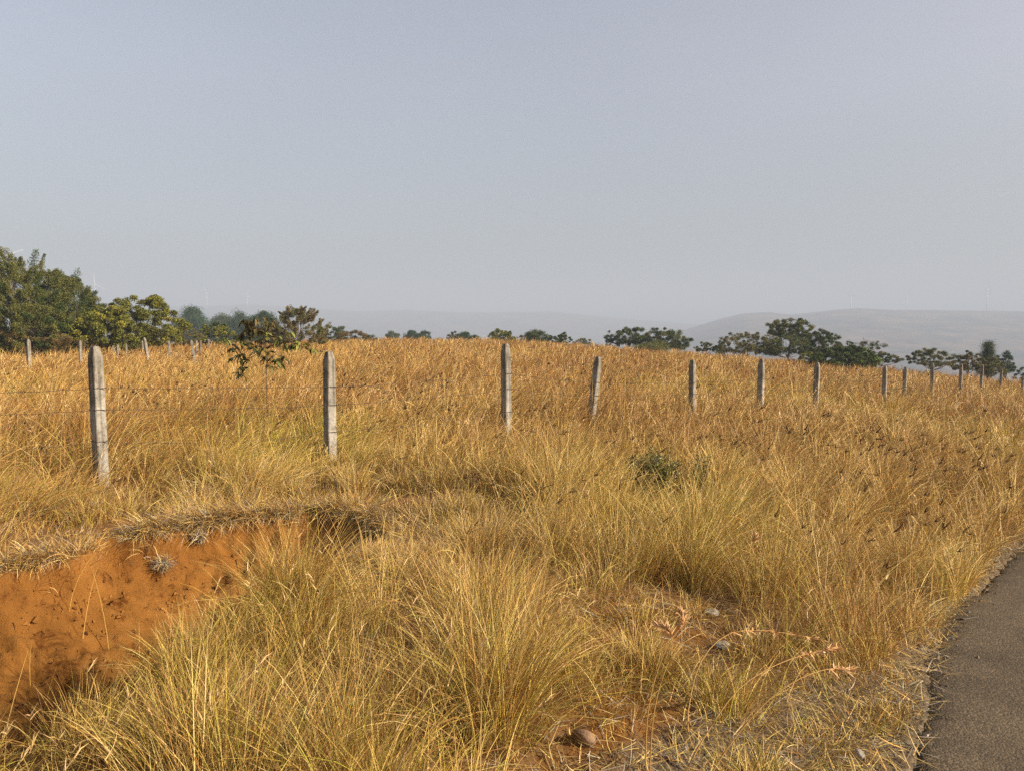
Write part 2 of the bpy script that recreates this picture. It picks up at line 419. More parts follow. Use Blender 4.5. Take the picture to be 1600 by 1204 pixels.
def mat_concrete():
    m, N, L = new_mat('weathered_concrete')
    out = N.new('ShaderNodeOutputMaterial'); p = N.new('ShaderNodeBsdfPrincipled'); geo = N.new('ShaderNodeNewGeometry')
    tc = N.new('ShaderNodeTexCoord'); oi = N.new('ShaderNodeObjectInfo')
    ad = N.new('ShaderNodeVectorMath'); ad.operation = 'ADD'; L.new(tc.outputs['Object'], ad.inputs[0])
    sc = N.new('ShaderNodeVectorMath'); sc.operation = 'SCALE'; sc.inputs[0].default_value = (31, 17, 23); L.new(oi.outputs['Random'], sc.inputs['Scale'])
    L.new(sc.outputs[0], ad.inputs[1])
    n1 = N.new('ShaderNodeTexNoise'); n1.inputs['Scale'].default_value = 7; n1.inputs['Detail'].default_value = 9; n1.inputs['Roughness'].default_value = 0.7
    n2 = N.new('ShaderNodeTexNoise'); n2.inputs['Scale'].default_value = 90; n2.inputs['Detail'].default_value = 4
    n3 = N.new('ShaderNodeTexNoise'); n3.inputs['Scale'].default_value = 24; n3.inputs['Detail'].default_value = 5
    for n in (n1, n2, n3): L.new(ad.outputs[0], n.inputs['Vector'])
    c = N.new('ShaderNodeValToRGB'); e = c.color_ramp.elements
    e[0].position, e[0].color = 0.32, (0.13, 0.115, 0.092, 1); e[1].position, e[1].color = 0.66, (0.41, 0.385, 0.33, 1)
    q = e.new(0.48); q.color = (0.285, 0.265, 0.222, 1)
    L.new(n1.outputs['Fac'], c.inputs['Fac'])
    sp = N.new('ShaderNodeValToRGB'); e = sp.color_ramp.elements
    e[0].position, e[0].color = 0.28, (0.6, 0.58, 0.55, 1); e[1].position, e[1].color = 0.38, (1, 1, 1, 1)
    L.new(n3.outputs['Fac'], sp.inputs['Fac'])
    mx = N.new('ShaderNodeMix'); mx.data_type = 'RGBA'; mx.blend_type = 'MULTIPLY'; mx.inputs[0].default_value = 1.0
    L.new(c.outputs[0], mx.inputs[6]); L.new(sp.outputs[0], mx.inputs[7])
    mps = N.new('ShaderNodeMapping'); mps.inputs['Scale'].default_value = (26, 26, 1.6); L.new(ad.outputs[0], mps.inputs['Vector'])
    n5 = N.new('ShaderNodeTexNoise'); n5.inputs['Scale'].default_value = 1.0; n5.inputs['Detail'].default_value = 6; L.new(mps.outputs[0], n5.inputs['Vector'])
    st = N.new('ShaderNodeValToRGB'); e = st.color_ramp.elements
    e[0].position, e[0].color = 0.36, (0.50, 0.47, 0.42, 1); e[1].position, e[1].color = 0.56, (1.08, 1.08, 1.06, 1)
    L.new(n5.outputs['Fac'], st.inputs['Fac'])
    mst = N.new('ShaderNodeMix'); mst.data_type = 'RGBA'; mst.blend_type = 'MULTIPLY'; mst.inputs[0].default_value = 0.8
    L.new(mx.outputs[2], mst.inputs[6]); L.new(st.outputs[0], mst.inputs[7]); mx = mst
    # lichen-grey weathering over the head of the post
    sx = N.new('ShaderNodeSeparateXYZ'); L.new(tc.outputs['Object'], sx.inputs[0])
    mr = N.new('ShaderNodeMapRange'); mr.inputs[1].default_value = 0.75; mr.inputs[2].default_value = 1.25; mr.inputs[3].default_value = 0.0; mr.inputs[4].default_value = 0.75
    L.new(sx.outputs[2], mr.inputs[0])
    m2 = N.new('ShaderNodeMix'); m2.data_type = 'RGBA'; L.new(mr.outputs[0], m2.inputs[0]); L.new(mx.outputs[2], m2.inputs[6])
    h = N.new('ShaderNodeMix'); h.data_type = 'RGBA'; h.blend_type = 'MULTIPLY'; h.inputs[0].default_value = 1.0; L.new(mx.outputs[2], h.inputs[6]); h.inputs[7].default_value = (0.68, 0.66, 0.62, 1)
    L.new(h.outputs[2], m2.inputs[7])
    L.new(m2.outputs[2], p.inputs['Base Color'])
    b = N.new('ShaderNodeBump'); b.inputs['Strength'].default_value = 0.5; b.inputs['Distance'].default_value = 0.004
    L.new(n2.outputs['Fac'], b.inputs['Height'])
    b2 = N.new('ShaderNodeBump'); b2.inputs['Strength'].default_value = 0.5; b2.inputs['Distance'].default_value = 0.01
    L.new(n3.outputs['Fac'], b2.inputs['Height']); L.new(b.outputs['Normal'], b2.inputs['Normal'])
    L.new(b2.outputs['Normal'], p.inputs['Normal'])
    p.inputs['Roughness'].default_value = 0.92; p.inputs['Specular IOR Level'].default_value = 0.15
    L.new(p.outputs[0], out.inputs['Surface'])
    return m

M_GROUND = mat_ground(); M_ASPHALT = mat_asphalt(); M_CONC = mat_concrete()

# ------------------------------------------------------------------ ground sheet (polar grid round the viewer)
def build_ground():
    rs = list(np.arange(0.8, 9.0, 0.022))
    while rs[-1] < 30: rs.append(rs[-1] * 1.008)
    while rs[-1] < 6500: rs.append(rs[-1] * 1.03)
    rs = np.array(rs)
    fine = np.arange(radians(90 - 45), radians(90 + 45), 0.0042)
    coarse = np.arange(radians(90 + 45), radians(90 - 45 + 360), radians(2.0))
    an = np.concatenate([fine, coarse])
    R, A = np.meshgrid(rs, an, indexing='ij')
    X, Y = R * np.cos(A), R * np.sin(A)
    sh = X.shape
    x, y = X.ravel(), Y.ravel()
    z = np.empty_like(x)
    B = 200000
    pd = np.zeros_like(x); sd = np.zeros_like(x); rd = np.zeros_like(x)
    for i in range(0, len(x), B):
        s = slice(i, i + B)
        z[s] = ground_h(x[s], y[s]); pd[s], sd[s] = pit_depth(x[s], y[s]); rd[s] = line_d(x[s], y[s], ROAD)
    bare = poly_sd(x, y, BARE) + 0.35 * (fbm(x * 3, y * 3, 3, 51) - 0.5)
    red = np.maximum(sstep(-0.12, 0.02, sd), 0.85 * sstep(-0.05, 0.3, bare) * sstep(0.42, 0.6, fbm(x * 2.3, y * 2.3, 3, 52)))
    vw = verge_w(x, y)
    grav = sstep(vw + 0.25, vw - 0.1, rd + 0.3 * (fbm(x * 4, y * 4, 3, 53) - 0.5)) * (np.hypot(x, y) < 60)
    grav = np.maximum(grav, (rd < 0.08) * 1.0 * (np.hypot(x, y) < 60))
    far = sstep(150, 260, np.hypot(x, y))
    C = np.stack([red, grav, far], 1)
    n, k = sh
    I = np.arange(n * k).reshape(n, k)
    J = np.roll(I, -1, axis=1)
    a = I[:-1].ravel(); b = I[1:].ravel(); c = J[1:].ravel(); d = J[:-1].ravel()
    T = np.stack([a, b, c, d], 1)
    V = np.stack([x, y, z], 1)
    # close the small disc under the viewer
    ci = len(V)
    V = np.vstack([V, [[0, 0, float(base_h(0.0, 0.0)) - 0.03]]]); C = np.vstack([C, [[0, 1, 0]]])
    cap = np.stack([np.full(k, ci), I[0], J[0], J[0]], 1)
    me = bpy.data.meshes.new('ground')
    me = mesh_from('ground', V, np.vstack([T]), C)
    return link('ground', me, M_GROUND)

def verge_w(x, y):
    """width of the short-grass gravel verge beside the road"""
    s = np.asarray(y, np.float64)
    return 0.72 * sstep(4.3, 2.7, s) + 0.03

g = build_ground(); tag(g, kind='structure')

# ------------------------------------------------------------------ road
def build_road():
    pts = np.array(ROAD, float)
    seg = np.hypot(*np.diff(pts, axis=0).T); s = np.concatenate([[0], np.cumsum(seg)])
    ss = np.concatenate([np.arange(0, 16, 0.025), np.arange(16, s[-1], 0.3)])
    # smooth centre curve
    px = np.interp(ss, s, pts[:, 0]); py = np.interp(ss, s, pts[:, 1])
    tx = np.gradient(px, ss); ty = np.gradient(py, ss)
    w = 41
    ker = np.hanning(w); ker /= ker.sum()
    txs = np.convolve(np.pad(tx, w // 2, mode='edge'), ker, 'valid'); tys = np.convolve(np.pad(ty, w // 2, mode='edge'), ker, 'valid')
    l = np.hypot(txs, tys); nx, ny = tys / l, -txs / l          # to the right of travel
    off = 0.10 * (fbm(ss * 1.1, ss * 0 + 3, 3, 61) - 0.5) * 2 + 0.06 * (fbm(ss * 9, ss * 0 + 8, 3, 62) - 0.5) * 2
    cross = np.concatenate([[-0.03, 0.0, 0.04], np.arange(0.1, 0.6, 0.05), np.arange(0.6, 5.3, 0.3)])
    V = []
    for k, c in enumerate(cross):
        o = c + off * max(0, 1 - c / 0.5)
        x = px + nx * o; y = py + ny * o
        z = base_h(x, y) + 0.014 - (0.05 if k == 0 else 0.016 if k == 1 else 0.006 if k == 2 else 0.0) + 0.012 * np.sin(min(c / 5.2, 1) * pi)
        z = z + (0.012 * (fbm(x * 30, y * 30, 2, 63) - 0.5) if k in (1, 2) else 0)
        V.append(np.stack([x, y, z], 1))
    V = np.stack(V, 1); n, k = V.shape[:2]
    I = np.arange(n * k).reshape(n, k)
    T = np.stack([I[:-1, :-1].ravel(), I[:-1, 1:].ravel(), I[1:, 1:].ravel(), I[1:, :-1].ravel()], 1)
    return link('road', mesh_from('road', V.reshape(-1, 3), T), M_ASPHALT)
tag(build_road(), kind='structure')

# ------------------------------------------------------------------ far hills
def hill(name, prof, r0, rt, r1, zlow, mat, wob=3.0, seed=0):
    pxs = np.linspace(prof[0][0], prof[-1][0], 420)
    ys = np.interp(pxs, [p[0] for p in prof], [p[1] for p in prof])
    for _ in range(3):
        ys[1:-1] = (ys[:-2] + 2 * ys[1:-1] + ys[2:]) / 4
    az = (pxs - 800) / FPX
    rr = np.concatenate([np.linspace(r0, rt, 50), np.linspace(rt, r1, 16)[1:]])
    V = []
    for r in rr:
        ztop = EYE + (525 - ys) / FPX * rt
        t = np.clip((r - r0) / (rt - r0), 0, 1)
        if r > rt: f = 1 - 0.75 * ((r - rt) / (r1 - rt))
        else: f = 0.25 * t + 0.75 * t * t * (3 - 2 * t)
        x = az * r
        z = zlow + (ztop - zlow) * f
        amp = wob * (1 - abs(f) ** 6) if r <= rt else 0
        z = z + amp * (fbm(x / 160, np.full_like(x, r) / 160, 4, 70 + seed) - 0.5) * 4
        V.append(np.stack([x, np.full_like(x, r), z], 1))
    V = np.stack(V, 0); n, k = V.shape[:2]
    I = np.arange(n * k).reshape(n, k)
    T = np.stack([I[:-1, :-1].ravel(), I[:-1, 1:].ravel(), I[1:, 1:].ravel(), I[1:, :-1].ravel()], 1)
    return tag(link(name, mesh_from(name, V.reshape(-1, 3), T), mat), kind='structure')

def mat_hill(name, seed, s=0.011):
    m, N, L = new_mat(name)
    out = N.new('ShaderNodeOutputMaterial'); p = N.new('ShaderNodeBsdfPrincipled'); geo = N.new('ShaderNodeNewGeometry')
    mp = N.new('ShaderNodeMapping'); mp.inputs['Location'].default_value = (seed, seed, 0); L.new(geo.outputs['Position'], mp.inputs['Vector'])
    n = N.new('ShaderNodeTexNoise'); n.inputs['Scale'].default_value = s; n.inputs['Detail'].default_value = 10; n.inputs['Roughness'].default_value = 0.7
    L.new(mp.outputs[0], n.inputs['Vector'])
    c = N.new('ShaderNodeValToRGB'); e = c.color_ramp.elements
    e[0].position, e[0].color = 0.40, (0.018, 0.026, 0.014, 1); e[1].position, e[1].color = 0.64, (0.22, 0.135, 0.075, 1)
    q = e.new(0.49); q.color = (0.10, 0.068, 0.042, 1)
    L.new(n.outputs['Fac'], c.inputs['Fac']); L.new(c.outputs[0], p.inputs['Base Color'])
    p.inputs['Roughness'].default_value = 1.0; p.inputs['Specular IOR Level'].default_value = 0.0
    L.new(p.outputs[0], out.inputs['Surface'])
    return m

RIGHT_HILL = [(900, 560), (960, 545), (1040, 524), (1100, 506), (1130, 497), (1160, 490), (1200, 488), (1235, 492), (1262, 489), (1300, 485), (1340, 482), (1400, 485), (1460, 485), (1600, 487), (1800, 482), (2150, 500)]
FAR_RIDGE = [(-500, 480), (-100, 474), (100, 474), (250, 480), (330, 478), (400, 476), (480, 482), (560, 487), (640, 485), (740, 489), (860, 487), (960, 497), (1100, 508), (1300, 520)]
hill('hills', RIGHT_HILL, 1150, 2800, 3900, -76, mat_hill('hillside_scrub', 0), 4.0, 1)
hill('hills', FAR_RIDGE, 3000, 4300, 5200, -76, mat_hill('ridge_scrub', 400), 3.0, 2)
hill('hills', [(60, 512), (105, 484), (135, 476), (150, 475), (180, 474), (205, 482), (235, 515)], 900, 1500, 1900, -74, mat_hill('knoll_scrub', 900, 0.03), 2.0, 3)

# ------------------------------------------------------------------ grass
PAL = {
    'straw': (0.73, 0.51, 0.145), 'gold': (0.58, 0.35, 0.065), 'tan': (0.58, 0.375, 0.125), 'green': (0.48, 0.43, 0.055),
    'rust': (0.36, 0.17, 0.05), 'grey': (0.46, 0.40, 0.30), 'orange': (0.52, 0.27, 0.06), 'pale': (0.84, 0.65, 0.26),
}
PN = list(PAL); PC = np.array([PAL[k] for k in PN])

def pick(weights, n, g=rng):
    """weights (n,8) -> colours"""
    w = weights / weights.sum(1, keepdims=True)
    c = np.cumsum(w, 1); u = g.random((n, 1))
    i = (u > c).sum(1).clip(0, 7)
    col = PC[i] * np.where(g.random((n, 1)) < 0.24, 0.45, 0.97) * g.normal(1, 0.15, (n, 1)).clip(0.6, 1.25)
    return col * (1 + g.normal(0, 0.04, (n, 3)))

FENCE_LINE = [(-14, 1.0), (-4.45, 8.2), (-2.3, 9.7), (-0.1, 11.5), (3.57, 15.2), (7.67, 19.3), (13.3, 26), (27.2, 41)]

def zones(x, y):
    """blade height (0 = none), density factor, palette weights, lean"""
    n = len(x)
    r = np.hypot(x, y)
    rd = line_d(x, y, ROAD); fd = line_d(x, y, FENCE_LINE)
    _, sd = pit_depth(x, y); bare = poly_sd(x, y, BARE) + 0.3 * (fbm(x * 3, y * 3, 3, 51) - 0.5)
    n1 = fbm(x * 0.55, y * 0.55, 3, 81); n2 = fbm(x * 0.25, y * 0.25, 3, 83); n3 = fbm(x * 1.7, y * 1.7, 2, 85)
    H = np.where(fd > 0, 0.72, 0.60 - 0.13 * sstep(5.2, 3.6, r)) * (0.55 + 0.9 * n1)
    D = np.full(n, 0.72)
    # short turf belt above the pit
    farside = (sd < 0.02) & (fd < 2.2) & (x < 0.2) & (y > 4.4 + 0.0 * x)
    belt = farside * sstep(-1.7, -0.1, sd) * sstep(1.2, -1.0, x)
    H = H * (1 - 0.62 * belt); D = np.where(belt > 0.15, 1.0, D)
    # a hollow at the right end of the pit
    H = np.where(bare > 0, 0.06 + 0.24 * n3, H); D = np.where(bare > 0, 0.62 * sstep(0.25, 0.65, n1 * 0.5 + n3 * 0.5), D)
    vw = verge_w(x, y)
    vg = rd - vw + 0.25 * (n3 - 0.5)
    H = np.where(vg < 0, 0.05 + 0.10 * n3, H); D = np.where(vg < 0, 0.75 * sstep(0.3, 0.62, n3), D)
    H = H * np.where((vg >= 0), 0.6 + 0.4 * sstep(0, 0.4, vg), 1)
    H = H * np.where((y < 4.6) & (x < 0), 0.58 + 0.42 * sstep(-1.75, -0.85, x), 1)
    H = H * (1 - 0.66 * np.exp(-(((x - 1.40) / 0.46) ** 2 + ((y - 6.95) / 0.65) ** 2)))
    H = H * (1 - 0.55 * np.exp(-(((x + 4.2) / 0.45) ** 2 + ((y - 7.7) / 0.55) ** 2))) * (1 - 0.4 * np.exp(-(((x + 2.2) / 0.4) ** 2 + ((y - 9.2) / 0.5) ** 2)))
    inpit = sd > 0.03
    near_lip = inpit & (y < 3.2 + 0.0 * x)
    lipd = np.abs(line_d(x, y, [(-1.2, 4.85), (-1.42, 4.3), (-1.6, 3.7), (-1.72, 3.2), (-1.95, 2.85), (-2.6, 2.6), (-4.0, 2.4)]))
    H = np.where(inpit, np.where(lipd < 0.55, 0.30 + 0.25 * n3, 0.0), H); D = np.where(inpit, 1.0, D)
    H = np.where(rd < 0.02, 0, H)
    W = np.full((n, 8), 0.02)
    W[:, 0] += 0.34; W[:, 1] += 0.34; W[:, 2] += 0.25
    W[:, 3] += 0.40 * sstep(0.54, 0.72, n2) + 0.25 * sstep(0.5, 0.7, n3) * (r < 9)
    W[:, 4] += 1.05 * sstep(0.56, 0.36, n2) + 0.17
    W[:, 6] += 0.32 * (fd > 1) + 0.60 * sstep(15, 50, r)
    W[:, 4] += 0.14 * (fd > 0) + 0.5 * sstep(35, 80, r)
    n4 = fbm(x * 0.16 + 40, y * 0.07 + 11, 3, 87)
    W[:, 0] += 0.7 * sstep(0.50, 0.64, n4); W[:, 7] += 0.15 * sstep(0.52, 0.66, n4); W[:, 4] += 1.0 * sstep(0.52, 0.38, n4) * (r > 6)
    W[:, 5] += 0.55 * belt; W[:, 2] += 0.5 * belt; W[:, 4] += 0.25 * belt + 0.5 * (vg < 0)
    W[:, 3] += 0.62 * (r < 4.4); W[:, 2] += 0.22 * (r < 9)
    W[:, 0] += 0.15 * (fd < 0); W[:, 7] += 0.14
    # reddish brown sweep near the third post
    rb = np.exp(-(((x + 0.1) / 1.6) ** 2 + ((y - 9.2) / 1.7) ** 2))
    rb = np.maximum(rb, 0.8 * np.exp(-(((x - 2.6) / 1.8) ** 2 + ((y - 11.8) / 2.2) ** 2)));  rb = np.maximum(rb, 0.7 * np.exp(-(((x - 5.8) / 2.0) ** 2 + ((y - 15.5) / 2.0) ** 2)))
    W[:, 4] += 1.5 * rb; W[:, 0] *= 1 - 0.6 * rb
    # yellow-green flush behind the first post and in the middle tussocks
    yg = np.exp(-(((x + 3.4) / 1.5) ** 2 + ((y - 10.2) / 1.8) ** 2)) + np.exp(-(((x - 1.3) / 0.8) ** 2 + ((y - 5.6) / 1.2) ** 2))
    W[:, 3] += 1.0 * yg
    return H, D, W, sd, rd, fd, belt, vg

def tussock_field(bag, r0, r1, az_half, dens, S, tu_dens, wmin, wfac, hmul=1.0, seedg=None):
    g = seedg or rng
    rr = r0
    while rr < r1:
        r2 = min(rr * 1.25, r1)
        area = az_half * (r2 * r2 - rr * rr)
        rm = 0.5 * (rr + r2)
        nt = tu_dens(rm); nb = dens(rm)
        N = int(area * nt)
        if N > 0:
            r = np.sqrt(g.random(N) * (r2 * r2 - rr * rr) + rr * rr); a = pi / 2 + (g.random(N) * 2 - 1) * az_half
            cx, cy = r * np.cos(a), r * np.sin(a)
            k = np.maximum(1, (nb / nt * g.gamma(2.2, 1 / 2.2, N))).astype(int)
            idx = np.repeat(np.arange(N), k)
            rad = g.uniform(0.05, 0.17, N) * np.where(rm > 25, 2.0, 1.0)
            M = len(idx)
            ox = g.normal(0, 1, M) * rad[idx]; oy = g.normal(0, 1, M) * rad[idx]
            x = cx[idx] + ox; y = cy[idx] + oy
            H, D, W, sd, rd, fd, belt, vg = zones(x, y)
            keep = (H > 0.01) & (g.random(M) < D)
            x, y, ox, oy, idx, H, W, belt, vg, rd = (q[keep] for q in (x, y, ox, oy, idx, H, W, belt, vg, rd))
            M = len(x)
            if M:
                tH = g.uniform(0.55, 1.3, N)[idx]
                ln = H * tH * g.uniform(0.45, 1.2, M) * hmul
                tr = rad[idx] + 0.02
                # outward fan plus the wind, which leans everything to the right
                fx = ox / tr * 0.36 + g.normal(0, 0.30, M); fy = oy / tr * 0.36 + g.normal(0, 0.30, M)
                wv = 0.30 + 0.55 * (fbm(x * 0.3, y * 0.3, 2, 91) - 0.3)
                wv = np.where(belt > 0.3, 0.05, wv)
                wf = np.where(np.hypot(x, y) < 4.6, 0.25, 1.0)
                fx = fx + wv * wf; fy = fy + 0.10 * wf
                lean = np.hypot(fx, fy); azb = np.arctan2(fy, fx)
                th0 = np.clip(lean * 0.55, 0, 1.1); th1 = np.clip(lean * 1.7 + np.abs(g.normal(0, 0.25, M)), 0, 1.9)
                flat = (vg < 0) | (belt > 0.75)
                th0 = np.where(flat, g.uniform(0.2, 1.3, M), th0); th1 = np.where(flat, th0 + g.uniform(0, 0.6, M), th1)
                z = ground_h(x, y) - 0.01
                d = np.hypot(x, y)
                wd = np.maximum(wmin, wfac * d) * g.uniform(0.6, 1.35, M)
                Wt = W * (0.35 + 1.3 * g.random((N, 8)))[idx]
                col = pick(Wt, M, g); tip = 0.6 * col + 0.4 * pick(W, M, g)
                bag.put(blades(np.stack([x, y, z], 1), ln, azb, th0, th1, wd, S, col, tip, 0.9, g))
        rr = r2

AZ = radians(47)
def panicles(bag, r0, r1, k, g):
    """pale seed plumes standing a little above the grass"""
    r = np.sqrt(g.random(k) * (r1 * r1 - r0 * r0) + r0 * r0); a = pi / 2 + (g.random(k) * 2 - 1) * radians(44)
    x, y = r * np.cos(a), r * np.sin(a)
    H, D, W, sd, rd, fd, belt, vg = zones(x, y)
    kp = (H > 0.3) & (g.random(k) < sstep(0.35, 0.65, fbm(x * 0.7, y * 0.7, 3, 191)))
    x, y, H, r = x[kp], y[kp], H[kp], r[kp]; n = len(x)
    hh = H * g.uniform(0.9, 1.3, n); az = g.normal(0.1, 0.8, n); l0 = g.uniform(0.0, 0.3, n); l1 = l0 + g.uniform(0.3, 0.9, n)
    root = np.stack([x, y, ground_h(x, y)], 1)
    c = np.array([[0.66, 0.45, 0.16]]) * g.uniform(0.75, 1.15, (n, 1))
    V, T, C = blades(root, hh, az, l0, l1, np.maximum(0.0022, 0.0005 * r), 4, c, c, 0.4, g)
    bag.put((V, T, C))
    tip = V.reshape(n, 9, 3)[:, 8]; mid = V.reshape(n, 9, 3)[:, 6]
    for rep in range(7):
        u = g.uniform(0.35, 1.0, (n, 1))
        P = mid * (1 - u) + tip * u
        cc = np.array([[0.78, 0.58, 0.28]]) * g.uniform(0.7, 1.1, (n, 1)) * np.array([[1, g.uniform(0.85, 1.0), g.uniform(0.7, 1.0)]])
        bag.put(blades(P, g.uniform(0.025, 0.065, n), az + g.normal(0, 0.9, n), l1 * 0.8, l1 + g.normal(0.2, 0.4, n), np.maximum(0.0035, 0.0006 * r), 2, cc, cc, 1.2, g))
near = Bag()
tussock_field(near, 1.6, 7.0, AZ, lambda r: 3800 if r < 4.0 else 4300 * (4.0 / r) ** 1.25, 5, lambda r: 8, 0.0028, 0.00054)
tussock_field(near, 2.0, 7.0, AZ, lambda r: 1500 if r < 4 else 1500 * (4 / r) ** 1.2, 3, lambda r: 40, 0.0030, 0.00055, 0.42)
panicles(near, 2.2, 7.0, 900, np.random.default_rng(501))
o = near.build('roadside_grass', M_GRASS)
tag(o, 'tall straw coloured grass tussocks between the asphalt road and the concrete fence', 'grass', kind='stuff')
fieldg = Bag()
tussock_field(fieldg, 7.0, 16.0, AZ, lambda r: 2300 * (7 / r) ** 1.6, 4, lambda r: 6, 0.0030, 0.00054)
tussock_field(fieldg, 16.0, 45.0, AZ, lambda r: 2300 * (7 / r) ** 1.75, 3, lambda r: 4 * (16 / r), 0.003, 0.00055)
tussock_field(fieldg, 45.0, 135.0, AZ, lambda r: 75 * (45 / r) ** 1.6, 3, lambda r: 1.4 * (45 / r), 0.003, 0.0006)
tussock_field(fieldg, 7.0, 16.0, AZ, lambda r: 700 * (7 / r) ** 1.5, 3, lambda r: 30, 0.0030, 0.00056, 0.5)
panicles(fieldg, 7.0, 16.0, 3200, np.random.default_rng(502))
panicles(fieldg, 16.0, 40.0, 5000, np.random.default_rng(503))
o = fieldg.build('field_grass', M_GRASS)
tag(o, 'wide golden field of dry grass swaying behind the concrete fence', 'grass', kind='stuff')

# ------------------------------------------------------------------ fence posts and wire
def post_mesh():
    gg = np.random.default_rng(5)
    w = 0.061; ch = 0.009
    zs = list(np.linspace(-0.55, 1.36, 28)) + [1.385, 1.41, 1.44, 1.465, 1.485, 1.495, 1.5]
    sc_ = [1.0] * 28 + [0.965, 0.90, 0.81, 0.715, 0.61, 0.53, 0.42]
    ring = np.array([(-w + ch, -w), (w - ch, -w), (w, -w + ch), (w, w - ch), (w - ch, w), (-w + ch, w), (-w, w - ch), (-w, -w + ch)])
    V = []
    for z, s in zip(zs, sc_):
        t = 1.0 - 0.05 * max(z, 0) / 1.5
        V.append(np.column_stack([ring * s * t + gg.normal(0, 0.0012, (8, 2)), np.full(8, z)]))
    V = np.vstack(V); n = len(zs)
    T = []
    for i in range(n - 1):
        for j in range(8):
            a, b = i * 8 + j, i * 8 + (j + 1) % 8
            T += [(a, b, b + 8), (a, b + 8, a + 8)]
    top = len(V); V = np.vstack([V, [[0, 0, 1.502]]])
    for j in range(8): T.append((top, (n - 1) * 8 + j, (n - 1) * 8 + (j + 1) % 8))
    return mesh_from('fence_post', V, np.array(T), None, smooth=False)
PM = post_mesh(); PM.materials.append(M_CONC)

def tie_mesh(z):
    mb = MB(); w = 0.065
    loop = [(-w, -w), (w, -w), (w, w), (-w, w), (-w, -w)]
    pts = []
    for i in range(4):
        for t in np.linspace(0, 1, 6)[:-1]:
            pts.append((loop[i][0] * (1 - t) + loop[i + 1][0] * t, loop[i][1] * (1 - t) + loop[i + 1][1] * t, z + 0.004 * sin(7 * (i + t))))
    pts.append(pts[0])
    mb.tube(pts, 0.0028, k=5)
    mb.tube([(w + 0.0, -w, z), (w + 0.02, -w - 0.012, z + 0.012), (w + 0.03, -w - 0.02, z - 0.01)], 0.0022, k=4)
    me = mb.mesh('wire_tie'); me.materials.append(M_STEEL)
    return me
WIRE_Z = (1.055, 0.825, 0.485)
TM = [tie_mesh(z) for z in WIRE_Z]

# px, top py, distance, tilt along the view (x, y), label
POSTS = [
    (148, 541, 8.2, (-0.015, 0.0), 'tallest concrete fence post, left of the red bank, showing a wide sunlit face'),
    (514, 549, 9.7, (0.0, 0.01), 'grey concrete fence post just right of the broad leaved sapling'),
    (790, 537, 11.5, (-0.01, 0.0), 'upright concrete post breaking the skyline with a black shaded face, mid picture'),
    (935, 556, 13.3, (0.11, 0.03), 'tilted concrete fence post leaning right, right of the one on the skyline'),
    (1082, 562, 15.2, (-0.01, 0.0), 'concrete post right of the tilted one, near two umbrella shaped trees'),
    (1190, 561, 17.3, (0.01, 0.0), 'concrete fence post below the bare twiggy bush and the tall domed tree'),
    (1277, 566, 19.3, (0.02, 0.02), 'concrete post standing just left of the wide dark round bush'),
    (1383, 572, 22.5, (0.0, 0.0), 'concrete post at the left of the close spaced pair on the right'),
    (1415, 573, 26.0, (0.02, 0.0), 'concrete post at the right of the close spaced pair on the right'),
    (1457, 567, 29.0, (-0.02, 0.0), 'small far concrete post under the olive rounded shrub, right of the close pair'),
    (1502, 568, 32.0, (0.01, 0.0), 'small far concrete post in front of the reddish dark shrub at right'),
    (1535, 570, 34.5, (0.03, 0.0), 'small far concrete post before the narrow upright conifer'),
    (1565, 576, 37.5, (0.04, 0.0), 'small far concrete post by the lone slender tree near the right edge'),
    (1598, 587, 41.0, (0.0, 0.0), 'farthest short concrete post cut by the right edge of the photo'),
]
post_info = []
for i, (px, py, Y, tl, lab) in enumerate(POSTS):
    X, _, zt = at(px, py, Y)
    o = bpy.data.objects.new('fence_post', PM); COL.objects.link(o)
    o.location = (X - 1.5 * tl[0], Y - 1.5 * tl[1], zt - 1.5)
    ang = radians(-38 + 90) + random.uniform(-0.04, 0.04) + (0.12 if i == 0 else 0)
    o.rotation_mode = 'ZYX'; o.rotation_euler = (-tl[1], tl[0], ang)
    o.scale = (random.uniform(0.93, 1.08), random.uniform(0.93, 1.08), 1.0)
    tag(o, lab, 'fence post', 'concrete posts of the roadside fence')
    for me in TM:
        link('wire_tie', me, None, o)
    post_info.append(o)
# one post beyond the left edge that carries the wires on
o = bpy.data.objects.new('fence_post', PM); COL.objects.link(o); o.location = (-6.75, 6.75, 0.0); o.rotation_euler = (0, 0, radians(52))
tag(o, 'concrete fence post outside the left edge that holds the wires', 'fence post', 'concrete posts of the roadside fence')
for me in TM: link('wire_tie', me, None, o)
bpy.context.view_layer.update()
chain = [o] + post_info

def wire(z, lab, sag):
    mb = MB(); gg = np.random.default_rng(int(z * 1000))
    ends = []
    for p in chain:
        ends.append(np.array(p.matrix_world @ Vector((0.0, -0.066, z))))
    for i in range(len(ends) - 1):
        a, b = ends[i], ends[i + 1]
        L = np.linalg.norm(b - a); n = 26
        t = np.linspace(0, 1, n)
        sg = sag * gg.uniform(0.3, 1.3)
        P = a[None] * (1 - t)[:, None] + b[None] * t[:, None]
        P[:, 2] -= sg * 4 * t * (1 - t)
        P[1:-1] += gg.normal(0, 0.004, (n - 2, 3))
        rad = 0.0027
        mb.tube(P, rad, k=5)
        if i < 9:
            for s in np.arange(0.1, L, 0.13):
                q = s / L
                c = np.array([np.interp(q, t, P[:, k]) for k in range(3)])
                d = (b - a) / L
                for sgn in (-1, 1):
                    v = gg.normal(0, 1, 3); v -= d * v.dot(d); v /= np.linalg.norm(v)
                    mb.tube([c - v * 0.020 - d * 0.004 * sgn, c, c + v * 0.020 + d * 0.004 * sgn], [0.0009, 0.0018, 0.0009], k=4)
    tag(mb.build('barbed_wire', M_STEEL), lab, 'barbed wire', 'barbed wire strands of the roadside fence')
